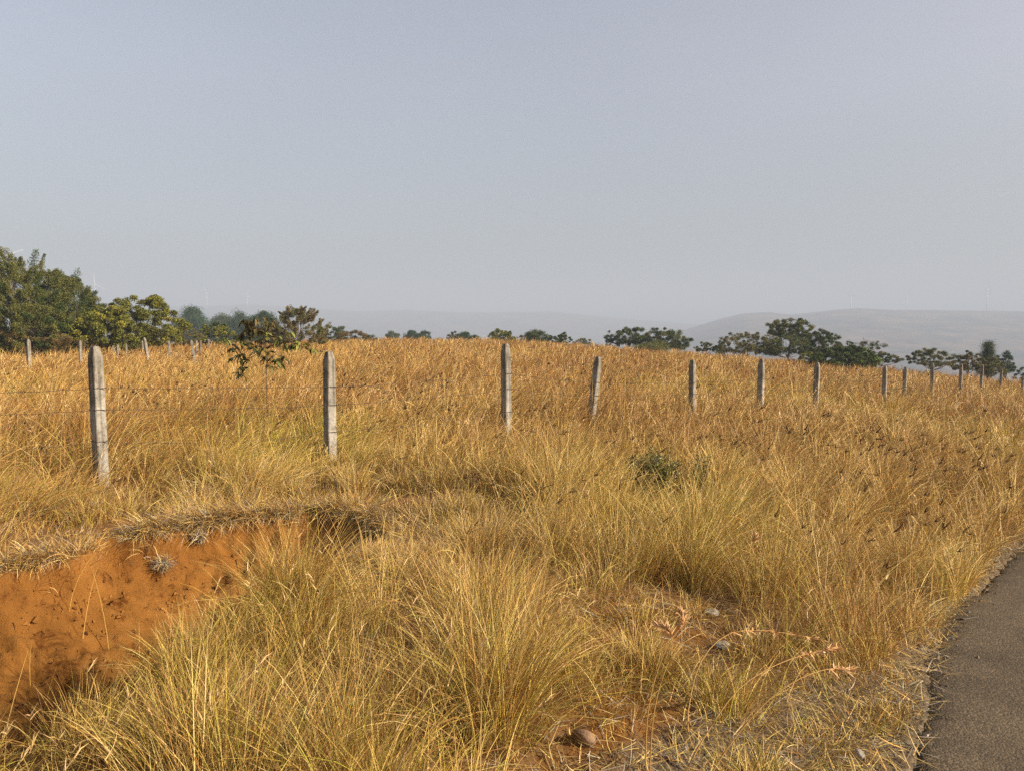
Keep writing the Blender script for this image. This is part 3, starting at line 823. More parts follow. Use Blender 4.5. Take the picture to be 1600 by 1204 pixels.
wire(WIRE_Z[0], 'highest rusty barbed wire strand tied along the concrete posts', 0.02)
wire(WIRE_Z[1], 'middle rusty barbed wire strand tied along the concrete posts', 0.03)
wire(WIRE_Z[2], 'lowest rusty barbed wire strand, half hidden by the grass', 0.05)

# small pale posts of the second fence at the left back
LOW = [(44, 530, 27, 0.0, 'pale post of the far fence standing before the reddish scrub, leftmost'),
       (125, 532, 35, 0.0, 'pale far post just left of the tallest near post'),
       (177, 540, 46, 0.0, 'tiny pale far post, first of three right of the tallest near post'),
       (184, 539, 43, 0.0, 'tiny pale far post, second of three right of the tallest near post'),
       (197, 537, 44, 0.0, 'tiny pale far post, third of three right of the tallest near post'),
       (222, 533, 44, 0.0, 'thin far post standing straight directly behind a leaning pale one'),
       (225, 527, 35, -0.16, 'leaning pale far post under the yellow green broadleaf tree'),
       (264, 533, 40, 0.0, 'lone straight far post below the right end of the broadleaf tree'),
       (288, 531, 60, 0.0, 'tiny far post, left of the group of three before the olive shrub'),
       (299, 531, 38, -0.12, 'pale leaning far post, largest of the group before the olive shrub'),
       (307, 532, 45, 0.0, 'pale straight far post in the middle of the group before the olive shrub'),
       (313, 532, 46, 0.0, 'pale straight far post, right one of the group before the olive shrub'),
       (326, 530, 58, 0.0, 'tiny far post below the dark round shrub left of the sapling'),
       (364, 534, 56, 0.0, 'tiny far post glimpsed left of the sapling leaves')]
for px, py, Y, tl, lab in LOW:
    X, _, zt = at(px, py, Y)
    o = bpy.data.objects.new('fence_post', PM); COL.objects.link(o)
    o.location = (X - 1.5 * tl, Y, zt - 1.5); o.rotation_mode = 'ZYX'; o.rotation_euler = (0, tl, random.uniform(0.2, 1.2))
    tag(o, lab, 'fence post', 'pale posts of the far fence')

# ------------------------------------------------------------------ trees
def leaf_cloud(P, nrm_bias, size, col, g, asp=0.5):
    """diamond leaves at P (N,3)"""
    N = len(P)
    n = g.normal(0, 1, (N, 3)) + nrm_bias; n /= np.linalg.norm(n, axis=1, keepdims=True)
    u = g.normal(0, 1, (N, 3)); u -= n * (u * n).sum(1, keepdims=True); u /= np.linalg.norm(u, axis=1, keepdims=True)
    v = np.cross(n, u)
    s = size[:, None]
    A = P - u * s * 0.5; B = P + v * s * asp * 0.5 + n * s * 0.06; C = P + u * s * 0.5; D = P - v * s * asp * 0.5 + n * s * 0.06
    V = np.stack([A, B, C, D], 1).reshape(-1, 3)
    i = np.arange(N)[:, None] * 4
    T = np.concatenate([i + [0, 1, 2], i + [0, 2, 3]], 1).reshape(-1, 3)
    return V, T, np.repeat(col, 4, 0)

GREENS = {
    'dark': [(0.039, 0.068, 0.012), (0.068, 0.099, 0.019), (0.102, 0.125, 0.027)],
    'olive': [(0.097, 0.111, 0.021), (0.142, 0.145, 0.029), (0.187, 0.177, 0.037)],
    'yellow': [(0.125, 0.145, 0.019), (0.210, 0.216, 0.027), (0.295, 0.269, 0.037)],
    'brown': [(0.108, 0.092, 0.029), (0.171, 0.138, 0.042), (0.227, 0.171, 0.052)],
    'deep': [(0.023, 0.056, 0.014), (0.034, 0.079, 0.019), (0.057, 0.099, 0.023)],
    'fresh': [(0.091, 0.158, 0.019), (0.142, 0.216, 0.027), (0.198, 0.263, 0.031)],
    'rusty': [(0.125, 0.079, 0.023), (0.181, 0.111, 0.031), (0.216, 0.158, 0.052)],
}

def tree(name, label, cat, px, ytop, ybot, hw, Y, pal='dark', shape='dome', clumps=60, leaves=60, rc=0.16, spray=0.0, leaf=None, group=None,
         lobes=7, gaps=0.0, seed=None, trunk_r=None, depth=1.0, sub=True, second=None):
    sd = seed if seed is not None else int(px * 13 + ytop * 7)
    g = np.random.default_rng(sd)
    cx, _, zt = at(px, ytop, Y); _, _, zb = at(px, ybot, Y)
    W = hw / FPX * Y; Hh = zt - zb
    zb = zb - 0.08 * Hh; Hh = zt - zb
    gz = float(ground_h(np.array([cx]), np.array([float(Y)]))[0]) - 0.15
    if zb < gz + 0.1: zb = gz + 0.15; Hh = zt - zb
    root = bpy.data.objects.new(name, None); COL.objects.link(root); root.location = (cx, Y, gz); root.empty_display_size = 0.3
    tag(root, label, cat, group)
    leaf = 0.82 * (leaf or max(0.075, 0.00135 * Y))
    # envelope of the crown: clumps drawn towards a few attractors so that it reads as masses with gaps between
    def wprof(t):
        if shape == 'umbrella': return np.where(t < 0.4, 0.55 + 0.6 * t, np.sqrt(np.clip(1 - ((t - 0.62) / 0.40) ** 2, 0.02, 1)))
        if shape == 'cone': return (1 - t) ** 0.7 * (0.75 + 0.25 * np.sin(t * 22))
        if shape == 'bush': return np.sqrt(np.clip(1 - (np.clip(t - 0.3, 0, 1) / 0.72) ** 2, 0.02, 1)) * (0.88 + 0.12 * np.clip(t / 0.3, 0, 1))
        return np.sqrt(np.clip(1 - (np.clip(t - 0.45, 0, 1) / 0.57) ** 2, 0.02, 1)) * (0.85 + 0.15 * np.clip(t / 0.4, 0, 1))
    t0 = {'umbrella': 0.12, 'cone': 0.0, 'bush': 0.0}.get(shape, 0.0)
    def draw(n):
        t = t0 + (1 - t0) * g.random(n) ** 1.15; a = g.random(n) * 2 * pi; q = g.random(n) ** 0.42
        wig = 0.80 + 0.34 * vnoise(np.cos(a) * 1.7 + 5 + sd, t * 3.1 + np.sin(a) * 1.7, sd % 50)
        top = 1.0 - 0.26 * vnoise(np.cos(a) * q * 2.6 + 9 + sd, np.sin(a) * q * 2.6 + 9, sd % 37)
        w = 1.42 * wprof(t) * wig * q
        return np.stack([W * w * np.cos(a), W * depth * w * np.sin(a), zb + Hh * t * top], 1)
    A = draw(lobes)
    A[0] = (g.uniform(-0.25, 0.25) * W, 0, zb + Hh * 0.95)
    clumps = int(clumps * 1.35)
    cen = draw(clumps)
    dd = np.linalg.norm((cen[:, None] - A[None]) / np.array([W, W * depth, Hh]), axis=2); ni = dd.argmin(1)
    cen = cen * 0.85 + A[ni] * 0.15
    mid_ = np.array([0, 0, zb + Hh * 0.35])
    outd = (cen - mid_) / np.array([W, W * depth, Hh]); outd /= np.linalg.norm(outd, axis=1, keepdims=True) + 1e-6
    if gaps > 0:
        kp = g.random(len(cen)) > gaps; cen = cen[kp]; outd = outd[kp]; ni = ni[kp]
    nC = len(cen)
    k = np.maximum(4, g.poisson(4.4 * leaves * g.uniform(0.5, 1.5, nC)))
    idx = np.repeat(np.arange(nC), k); M = len(idx)
    r_c = 2.05 * rc * max(W, Hh * 0.6) * g.uniform(0.6, 1.4, nC)
    off = g.normal(0, 1, (M, 3)); off *= (g.random((M, 1)) ** 0.5) / (np.linalg.norm(off, axis=1, keepdims=True)) * r_c[idx][:, None]
    off[:, 2] *= 0.75
    if spray > 0:
        sdv = outd * 0.75 + np.array([0.10, 0, 0.75]) + g.normal(0, 0.3, (nC, 3)); sdv /= np.linalg.norm(sdv, axis=1, keepdims=True)
        t = g.random(M)
        off = off * (0.55 * (1 - 0.6 * t))[:, None] + sdv[idx] * (t * spray * Hh * g.uniform(0.4, 1.0, nC)[idx])[:, None]
    P = cen[idx] + off
    P[:, 2] = np.maximum(P[:, 2], gz + 0.03)
    pc = np.array(GREENS[pal]); cc = pc[g.integers(0, 3, nC)] * g.uniform(0.7, 1.25, (nC, 1))
    col = 0.55 * cc[idx] + 0.45 * pc[g.integers(0, 3, M)] * g.uniform(0.7, 1.35, (M, 1))
    if second:
        p2 = np.array(GREENS[second]); mm = (g.random(nC) < 0.3)[idx]; col[mm] = p2[g.integers(0, 3, mm.sum())] * g.uniform(0.8, 1.25, (mm.sum(), 1))
    V, T, C = leaf_cloud(P - np.array([0, 0, gz]), np.array([0.0, 0.0, 0.7]), leaf * g.uniform(0.6, 1.4, M), col, g)
    cr = link('crown', mesh_from('crown', V, T, C, smooth=False), M_LEAF, root)
    mb = MB()
    tr = trunk_r or max(0.035, 0.017 * (zt - gz) + 0.012)
    fork = max((zb - gz) * 0.7 + Hh * (0.04 if shape == 'bush' else 0.12), 0.2)
    wob = g.normal(0, 0.05 * W, (5, 2)); wob[0] = 0
    tp = [np.array([wob[i, 0] * i / 4, wob[i, 1] * i / 4, fork * i / 4]) for i in range(5)]
    mb.tube(tp, np.linspace(tr * 1.25, tr * 0.8, 5), k=8)
    for c in A:
        e = c - np.array([0, 0, gz]); m1 = tp[-1] * 0.5 + e * 0.5 + np.array([0, 0, -0.06 * Hh]) + g.normal(0, 0.04 * W, 3)
        mb.tube([tp[-1], tp[-1] * 0.7 + m1 * 0.3 + g.normal(0, .02 * W, 3), m1, e], [tr * 0.6, tr * 0.5, tr * 0.36, tr * 0.18], k=6)
    for i in range(0, nC, 2):
        a = A[ni[i]] - np.array([0, 0, gz]); b = cen[i] - np.array([0, 0, gz])
        if spray > 0: b = b + sdv[i] * spray * Hh * 0.45
        mb.tube([a, (a + b) / 2 + g.normal(0, 0.03 * W, 3), b], [tr * 0.2, tr * 0.13, tr * 0.05], k=4)
    mb.build('trunk', M_BARK, root)
    return root

G1 = 'trees at the left behind the field'
G2 = 'bushes along the field skyline'
G3 = 'trees at the right behind the field'
tree('bushy_tree', 'tall feathery olive tree with upswept sprays, highest one at the left edge', 'tree', 32, 402, 545, 74, 52, 'olive', 'dome', 260, 120, 0.09, 0.20, 0.11, G1, 12, 0.12, 1, second='dark')
tree('bushy_tree', 'low bushy olive tree filling the space under the tallest left tree', 'tree', 48, 446, 550, 62, 49, 'olive', 'bush', 150, 100, 0.13, 0.08, 0.11, G1, 9, 0, 90, second='dark')
tree('bushy_tree', 'dense olive green tree with ragged pointed top left of the broadleaf tree', 'tree', 98, 424, 545, 39, 56, 'olive', 'dome', 190, 130, 0.12, 0.17, 0.11, G1, 9, 0, 2, second='dark')
tree('broadleaf_tree', 'yellow green broadleaf tree, lower half right of the ragged olive tree', 'tree', 165, 474, 540, 40, 50, 'yellow', 'dome', 90, 90, 0.17, 0.04, 0.15, G1, 8, 0, 3, second='olive')
tree('broadleaf_tree', 'yellow green broadleaf tree with arching bare twigs on top', 'tree', 222, 458, 538, 52, 53, 'yellow', 'dome', 120, 90, 0.16, 0.05, 0.15, G1, 9, 0.1, 4, second='olive')
tree('scrub_bush', 'reddish brown leggy scrub under the tallest left tree', 'bush', 18, 517, 556, 48, 47, 'rusty', 'bush', 70, 60, 0.16, 0.05, 0.10, G1, 7, 0, 5, second='brown')
tree('scrub_bush', 'reddish brown leggy scrub with bare stems beside the lone far post', 'bush', 96, 522, 556, 42, 47, 'rusty', 'bush', 60, 50, 0.16, 0.06, 0.10, G1, 7, 0.15, 6, second='olive')
tree('scrub_bush', 'grey olive sparse shrub right of the yellow green broadleaf trees', 'bush', 288, 505, 537, 26, 60, 'brown', 'bush', 60, 50, 0.17, 0.05, None, G1, 7, 0.1, 7, second='olive')
tree('distant_tree', 'hazy grey green tall domed tree, first of the hazy ones from the left', 'tree', 297, 478, 532, 22, 230, 'deep', 'dome', 90, 60, 0.15, 0, 0.42, G1, 9, 0, 8)
tree('distant_tree', 'hazy round greyish tree between the tall hazy one and the dark round pair', 'tree', 344, 490, 530, 17, 250, 'dark', 'dome', 80, 60, 0.17, 0, 0.42, G1, 8, 0, 9)
tree('distant_tree', 'hazy round green tree directly left of the dark green rounded crown', 'tree', 375, 486, 530, 17, 230, 'deep', 'dome', 80, 60, 0.17, 0, 0.40, G1, 8, 0, 10)
tree('distant_tree', 'dark green smooth rounded crown right behind the sapling', 'tree', 408, 487, 532, 22, 170, 'deep', 'dome', 110, 70, 0.15, 0, 0.30, G1, 9, 0, 11)
tree('round_bush', 'dark green and yellow shrub left of the sapling below hazy round trees', 'bush', 338, 503, 537, 23, 70, 'yellow', 'bush', 80, 60, 0.17, 0.03, 0.14, G1, 7, 0, 12, second='dark')
tree('twiggy_bush', 'brown olive shrub with thin twigs fanning upward right of the sapling', 'bush', 466, 482, 533, 36, 60, 'brown', 'bush', 100, 60, 0.14, 0.28, 0.11, G2, 8, 0, 13, second='olive')
tree('round_bush', 'low brown green scrub tucked between sapling and fanning brown shrub', 'bush', 432, 515, 536, 20, 62, 'olive', 'bush', 50, 50, 0.18, 0.05, 0.13, G2, 6, 0, 14, second='brown')
tree('round_bush', 'dark green low bush right of the brown fanning shrub', 'bush', 515, 508, 532, 18, 95, 'dark', 'bush', 60, 50, 0.18, 0.06, None, G2, 7, 0, 15)
tree('round_bush', 'low reddish dark hedge like bush at the skyline above the second post', 'bush', 552, 517, 532, 30, 92, 'rusty', 'bush', 60, 40, 0.15, 0.08, None, G2, 9, 0, 16, second='dark')
tree('distant_tree', 'tiny hazy grey tree poking out right of the dark low bush', 'tree', 533, 510, 524, 6, 200, 'dark', 'dome', 24, 40, 0.25, 0, 0.32, G2, 5, 0, 17)
tree('distant_tree', 'tiny hazy round tree left of the hazy double tree', 'tree', 613, 517, 532, 8, 220, 'dark', 'dome', 30, 40, 0.22, 0, 0.35, G2, 5, 0, 18)
tree('distant_tree', 'small hazy round tree, left half of the double tree on skyline', 'tree', 644, 516, 532, 10, 190, 'deep', 'dome', 40, 40, 0.2, 0, 0.32, G2, 6, 0, 19)
tree('distant_tree', 'small hazy spreading tree, right half of the double tree on skyline', 'tree', 661, 517, 532, 10, 190, 'deep', 'dome', 40, 40, 0.2, 0, 0.32, G2, 6, 0.1, 20)
tree('distant_bush', 'small thin bush at the left of the dark clump left of the skyline post', 'bush', 708, 517, 534, 9, 110, 'brown', 'bush', 30, 40, 0.22, 0.08, None, G2, 5, 0.1, 21)
tree('distant_bush', 'small dark rounded bush in the clump left of the skyline post', 'bush', 725, 519, 534, 13, 130, 'deep', 'bush', 40, 40, 0.2, 0, None, G2, 6, 0, 22)
tree('distant_bush', 'tiny dark bush at the right of the clump left of the skyline post', 'bush', 742, 524, 534, 7, 130, 'deep', 'bush', 24, 30, 0.25, 0, None, G2, 4, 0, 23)
tree('round_bush', 'olive yellow bush behind the top of the skyline post', 'bush', 782, 514, 537, 20, 95, 'yellow', 'bush', 80, 55, 0.17, 0.06, None, G2, 7, 0, 24, second='dark')
tree('umbrella_tree', 'small flat topped dark tree right of the skyline post', 'tree', 836, 515, 536, 13, 100, 'dark', 'umbrella', 50, 45, 0.2, 0, None, G2, 6, 0.05, 25)
tree('umbrella_tree', 'small low dark tree leaning right, beside the flat topped one', 'tree', 862, 524, 537, 14, 104, 'dark', 'bush', 45, 45, 0.2, 0.05, None, G2, 6, 0.05, 26)
tree('umbrella_tree', 'little feathery dark tree, third right of the skyline post', 'tree', 882, 520, 537, 10, 104, 'dark', 'umbrella', 34, 40, 0.22, 0.05, None, G2, 5, 0.05, 27)
tree('distant_bush', 'tiny pale bush close right of the skyline post', 'bush', 814, 524, 536, 6, 120, 'brown', 'bush', 20, 30, 0.25, 0.05, None, G2, 4, 0, 28)
tree('distant_bush', 'pale hazy low bush alone above the tilted post', 'bush', 911, 529, 540, 13, 150, 'olive', 'bush', 34, 36, 0.2, 0.05, None, G2, 6, 0.1, 29)
tree('umbrella_tree', 'umbrella shaped dark tree with layered gaps, left of the denser one', 'tree', 984, 511, 541, 30, 92, 'dark', 'umbrella', 90, 60, 0.15, 0.02, None, G3, 9, 0.05, 30)
tree('umbrella_tree', 'small sparse dark tree at the left foot of the umbrella tree', 'tree', 958, 524, 542, 12, 94, 'dark', 'umbrella', 40, 40, 0.2, 0.03, None, G3, 6, 0.1, 31)
tree('umbrella_tree', 'dense dark spreading tree right of the umbrella shaped one', 'tree', 1040, 512, 546, 32, 90, 'dark', 'dome', 110, 65, 0.16, 0.03, None, G3, 9, 0, 32, second='olive')
tree('round_bush', 'low olive bush between the two dark spreading trees', 'bush', 1017, 537, 547, 22, 84, 'olive', 'bush', 40, 40, 0.16, 0, None, G3, 8, 0, 33)
tree('round_bush', 'small olive bush right of the dense dark spreading tree', 'bush', 1104, 534, 549, 13, 86, 'olive', 'bush', 40, 40, 0.2, 0.05, None, G3, 6, 0, 34, second='dark')
tree('umbrella_tree', 'little dark tree left of the bare twiggy bush', 'tree', 1131, 530, 549, 12, 84, 'dark', 'bush', 40, 45, 0.2, 0.04, None, G3, 6, 0, 35)
tree('twiggy_bush', 'wide grey green bush with bare twigs, left of the tall domed tree', 'bush', 1172, 517, 551, 38, 80, 'olive', 'bush', 110, 50, 0.13, 0.10, None, G3, 9, 0.05, 36, second='brown')
tree('domed_tree', 'tallest domed tree on the right with a sky gap under its crown', 'tree', 1234, 498, 525, 31, 82, 'olive', 'dome', 110, 70, 0.15, 0.02, None, G3, 8, 0, 37, second='dark')
tree('round_bush', 'dark spreading thicket below the tallest domed tree', 'bush', 1232, 523, 552, 40, 79, 'dark', 'bush', 120, 60, 0.14, 0.03, None, G3, 9, 0, 38, second='olive')
tree('domed_tree', 'dark horizontal layered tree right of the tallest domed tree', 'tree', 1284, 513, 552, 24, 78, 'dark', 'dome', 100, 65, 0.16, 0.02, None, G3, 8, 0, 39)
tree('round_bush', 'wide dark round bush with a bright green right side', 'bush', 1322, 540, 571, 42, 62, 'dark', 'bush', 190, 80, 0.12, 0.02, 0.11, G3, 11, 0, 40, second='fresh')
tree('round_bush', 'small yellow green bush left of the wide dark round bush', 'bush', 1262, 550, 568, 16, 66, 'yellow', 'bush', 50, 50, 0.2, 0.04, None, G3, 6, 0, 41, second='olive')
tree('twiggy_bush', 'thin dark tree with bare branches reaching right above the round bush', 'tree', 1345, 526, 552, 30, 74, 'dark', 'umbrella', 46, 36, 0.14, 0.12, None, G3, 8, 0.15, 42, second='brown')
tree('scrub_bush', 'low dark scrub trailing right from the wide round bush', 'bush', 1377, 549, 565, 22, 74, 'dark', 'bush', 60, 45, 0.15, 0.03, None, G3, 8, 0, 43, second='brown')
tree('round_bush', 'olive rounded shrub above the far close pair of posts', 'bush', 1455, 545, 572, 29, 66, 'olive', 'bush', 90, 50, 0.15, 0.08, None, G3, 8, 0.05, 44, second='dark')
tree('round_bush', 'reddish dark shrub left of the narrow upright conifer', 'bush', 1514, 548, 578, 22, 68, 'brown', 'bush', 80, 55, 0.16, 0.04, None, G3, 8, 0, 45, second='dark')
tree('conifer_tree', 'narrow upright conifer near the right edge', 'tree', 1545, 528, 582, 11, 74, 'deep', 'cone', 70, 60, 0.30, 0.02, None, G3, 9, 0, 46, second='dark')
tree('round_bush', 'olive bush at the foot of the narrow upright conifer', 'bush', 1549, 556, 582, 16, 70, 'olive', 'bush', 50, 50, 0.2, 0.03, None, G3, 6, 0, 47)
tree('slender_tree', 'lone slender hazy tree right of the upright conifer', 'tree', 1572, 548, 580, 12, 95, 'deep', 'dome', 50, 45, 0.2, 0.03, None, G3, 6, 0.05, 48)
tree('scrub_bush', 'dark bush cut by the right edge of the photo', 'bush', 1604, 572, 592, 14, 78, 'deep', 'bush', 40, 45, 0.2, 0.03, None, G3, 6, 0, 49)

# ------------------------------------------------------------------ sapling behind the fence
def big_leaf(mb, base, direc, L, w, col, droop, g):
    """one broad drooping leaf with a folded midrib"""
    d = np.array(direc, float); d /= np.linalg.norm(d)
    s = np.cross(d, [0, 0, 1.0]); ns = np.linalg.norm(s)
    s = s / ns if ns > 1e-3 else np.array([1.0, 0, 0])
    roll = g.normal(0, 0.5); up = np.cross(s, d); s = s * cos(roll) + up * sin(roll); up = np.cross(s, d)
    prof = [(0.0, 0.05), (0.22, 0.62), (0.5, 1.0), (0.78, 0.75), (1.0, 0.03)]
    V = []
    for t, ww in prof:
        c = base + d * L * t + np.array([0, 0, -1.0]) * droop * L * t * t
        V += [c - s * w * ww * 0.5 + up * 0.12 * w * ww, c, c + s * w * ww * 0.5 + up * 0.12 * w * ww]
    T = []
    for i in range(4):
        a = i * 3
        T += [(a, a + 1, a + 4), (a, a + 4, a + 3), (a + 1, a + 2, a + 5), (a + 1, a + 5, a + 4)]
    mb.add(V, T, col)

def sapling():
    g = np.random.default_rng(77)
    Y = 12.4
    def P(px, py, dy=0.0): return np.array(at(px, py, Y + dy))
    base = P(417, 640); gz = float(ground_h(np.array([base[0]]), np.array([Y]))[0])
    base[2] = gz
    root = bpy.data.objects.new('sapling', None); COL.objects.link(root); root.location = base
    tag(root, 'young sapling with broad drooping leaves behind the wire left of the second near post', 'sapling')
    st = MB(); lf = MB()
    stem = [base - base, P(417, 612) - base, P(416, 588) - base, P(417, 566) - base, P(414, 545) - base, P(409, 522) - base, P(403, 500) - base]
    st.tube(stem, [0.008, 0.007, 0.006, 0.006, 0.005, 0.004, 0.003], k=6)
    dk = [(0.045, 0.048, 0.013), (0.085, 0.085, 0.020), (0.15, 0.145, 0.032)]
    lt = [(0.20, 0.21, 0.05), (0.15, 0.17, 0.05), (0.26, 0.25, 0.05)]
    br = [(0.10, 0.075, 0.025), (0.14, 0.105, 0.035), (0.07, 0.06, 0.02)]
    cl = [  # px, py, leaves, palette
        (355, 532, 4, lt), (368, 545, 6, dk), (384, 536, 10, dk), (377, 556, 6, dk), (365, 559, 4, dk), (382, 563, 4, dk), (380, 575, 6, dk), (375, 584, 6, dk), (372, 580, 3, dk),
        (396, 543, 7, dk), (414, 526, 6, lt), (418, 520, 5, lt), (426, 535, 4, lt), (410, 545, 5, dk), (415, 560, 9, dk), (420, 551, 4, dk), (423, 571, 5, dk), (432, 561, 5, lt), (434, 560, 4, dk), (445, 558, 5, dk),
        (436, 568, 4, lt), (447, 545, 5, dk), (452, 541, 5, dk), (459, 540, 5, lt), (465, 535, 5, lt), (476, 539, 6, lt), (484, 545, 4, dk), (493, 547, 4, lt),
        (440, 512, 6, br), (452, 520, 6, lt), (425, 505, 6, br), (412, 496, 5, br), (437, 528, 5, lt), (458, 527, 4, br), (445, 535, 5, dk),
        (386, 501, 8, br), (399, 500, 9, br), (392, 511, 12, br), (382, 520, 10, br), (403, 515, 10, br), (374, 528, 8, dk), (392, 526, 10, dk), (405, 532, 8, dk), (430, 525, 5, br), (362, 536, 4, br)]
    atts = [(s + base) for s in stem]
    for px, py, n, pal in cl:
        n = int(n * 1.5)
        c = P(px, py, g.uniform(-0.35, 0.35)) - base
        j = 3 if py > 555 else 4 if py > 538 else 5
        if px < 400 and py > 550: j = 4
        a = stem[j]
        mid = (a + c) / 2 + np.array([0, 0, 0.07]) + g.normal(0, 0.02, 3)
        st.tube([a, mid, c], [0.005, 0.004, 0.002], k=5)
        for i in range(n):
            d = g.normal(0, 1, 3) * np.array([1, 1, 0.35]); d /= np.linalg.norm(d)
            L = g.uniform(0.068, 0.122)
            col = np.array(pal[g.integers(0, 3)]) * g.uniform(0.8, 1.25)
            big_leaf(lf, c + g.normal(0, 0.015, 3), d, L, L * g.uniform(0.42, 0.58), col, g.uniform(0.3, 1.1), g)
    lf.build('crown', M_LEAF, root); st.build('stem', M_BARK, root)
sapling()

# ------------------------------------------------------------------ small green bushes among the grass
def weed(name, label, px, py_top, py_bot, hw, Y, n_st, n_lf, seed):
    g = np.random.default_rng(seed)
    cx, _, zt = at(px, py_top, Y)
    gz = float(ground_h(np.array([cx]), np.array([float(Y)]))[0])
    h = zt - gz; W = hw / FPX * Y
    root = bpy.data.objects.new(name, None); COL.objects.link(root); root.location = (cx, Y, gz)
    tag(root, label, 'bush')
    st = MB(); P = []; N0 = []
    for i in range(n_st):
        a = g.random() * 2 * pi; q = sqrt(g.random())
        e = np.array([W * q * cos(a), W * q * sin(a), h * g.uniform(0.6, 1.0) * (1 - 0.3 * q)])
        m = e * np.array([0.45, 0.45, 0.55])
        st.tube([e * 0.02, m, e], [0.006, 0.004, 0.0015], k=4)
        t = g.uniform(0.35, 1.0, n_lf)
        pts = np.array([(1 - u) ** 2 * e * 0.02 + 2 * u * (1 - u) * m + u * u * e for u in t]) + g.normal(0, 0.022, (n_lf, 3))
        P.append(pts)
    P = np.vstack(P); M = len(P)
    pc = np.array([(0.085, 0.085, 0.020), (0.14, 0.145, 0.032), (0.22, 0.215, 0.055)])
    col = pc[g.integers(0, 3, M)] * g.uniform(0.7, 1.3, (M, 1))
    bud = g.random(M) < 0.05; col[bud] = (0.55, 0.50, 0.28)
    V, T, C = leaf_cloud(P, np.array([0, 0, 0.6]), g.uniform(0.016, 0.032, M), col, g, 0.5)
    link('leaves', mesh_from('leaves', V, T, C, False), M_LEAF, root)
    st.build('stems', M_BARK, root)
weed('leafy_bush', 'small leafy green bush with pale buds in the grass below the tilted post', 1022, 690, 775, 46, 7.7, 60, 120, 5)
weed('leafy_bush', 'sparse pale green bush in the grass, right of the fuller leafy one', 1098, 690, 770, 19, 7.8, 16, 60, 6)
weed('leafy_bush', 'tiny green sprig with pale buds low left of the leafy bush', 925, 745, 790, 15, 7.2, 10, 50, 7)

# ------------------------------------------------------------------ dark twisted seed heads
def seed_heads():
    g = np.random.default_rng(99)
    bag = Bag(); n = 0
    P = []
    for (r0, r1, k) in ((4.5, 9, 560), (9, 16, 900), (16, 40, 600)):
        r = np.sqrt(g.random(k) * (r1 * r1 - r0 * r0) + r0 * r0); a = pi / 2 + (g.random(k) * 2 - 1) * radians(42)
        P.append(np.stack([r * np.cos(a), r * np.sin(a)], 1))
    P = np.vstack(P)
    H, D, W, sd, rd, fd, belt, vg = zones(P[:, 0], P[:, 1])
    prob = np.where(fd > 0, 0.7, (sstep(-2.2, 1.2, P[:, 0]) * 0.75 + 0.10) * sstep(16, 8, np.hypot(P[:, 0], P[:, 1]))) * (H > 0.3) * sstep(0.42, 0.66, fbm(P[:, 0] * 0.5, P[:, 1] * 0.5, 2, 97)) * 1.2
    kp = g.random(len(P)) < prob
    P = P[kp]; H = H[kp]
    z = ground_h(P[:, 0], P[:, 1]) + H * g.uniform(0.75, 1.12, len(P))
    d = np.hypot(P[:, 0], P[:, 1])
    for rep in range(6):
        n = len(P)
        az = g.normal(0.0, 0.6, n); lean = g.normal(0.85, 0.35, n)
        root = np.stack([P[:, 0] + g.normal(0, 0.006, n), P[:, 1] + g.normal(0, 0.006, n), z], 1)
        L = g.gamma(5, 0.015, n).clip(0.035, 0.14)
        col = np.array([[0.055, 0.028, 0.016]]) * g.uniform(0.6, 1.8, (n, 1))
        bag.put(blades(root, L, az, lean, lean + g.normal(0.1, 0.5, n), np.maximum(0.0048, 0.00075 * d) * g.uniform(0.7, 1.3, n), 3, col, col, 1.2, g))
    # stalks that carry them
    n = len(P)
    az = g.normal(0.1, 0.3, n) + 0.0
    hh = z - ground_h(P[:, 0], P[:, 1])
    root = np.stack([P[:, 0] - 0.34 * hh, P[:, 1], z - hh], 1)
    col = np.tile(np.array([[0.36, 0.21, 0.07]]), (n, 1))
    bag.put(blades(root, hh * 1.075, az * 0, np.full(n, 0.12), np.full(n, 0.58), np.maximum(0.002, 0.0004 * d), 4, col, col, 0.4, g))
    tag(bag.build('seed_heads', M_SEED), 'black twisted spear grass awns scattered over the grass tops', 'seed heads', kind='stuff')
seed_heads()

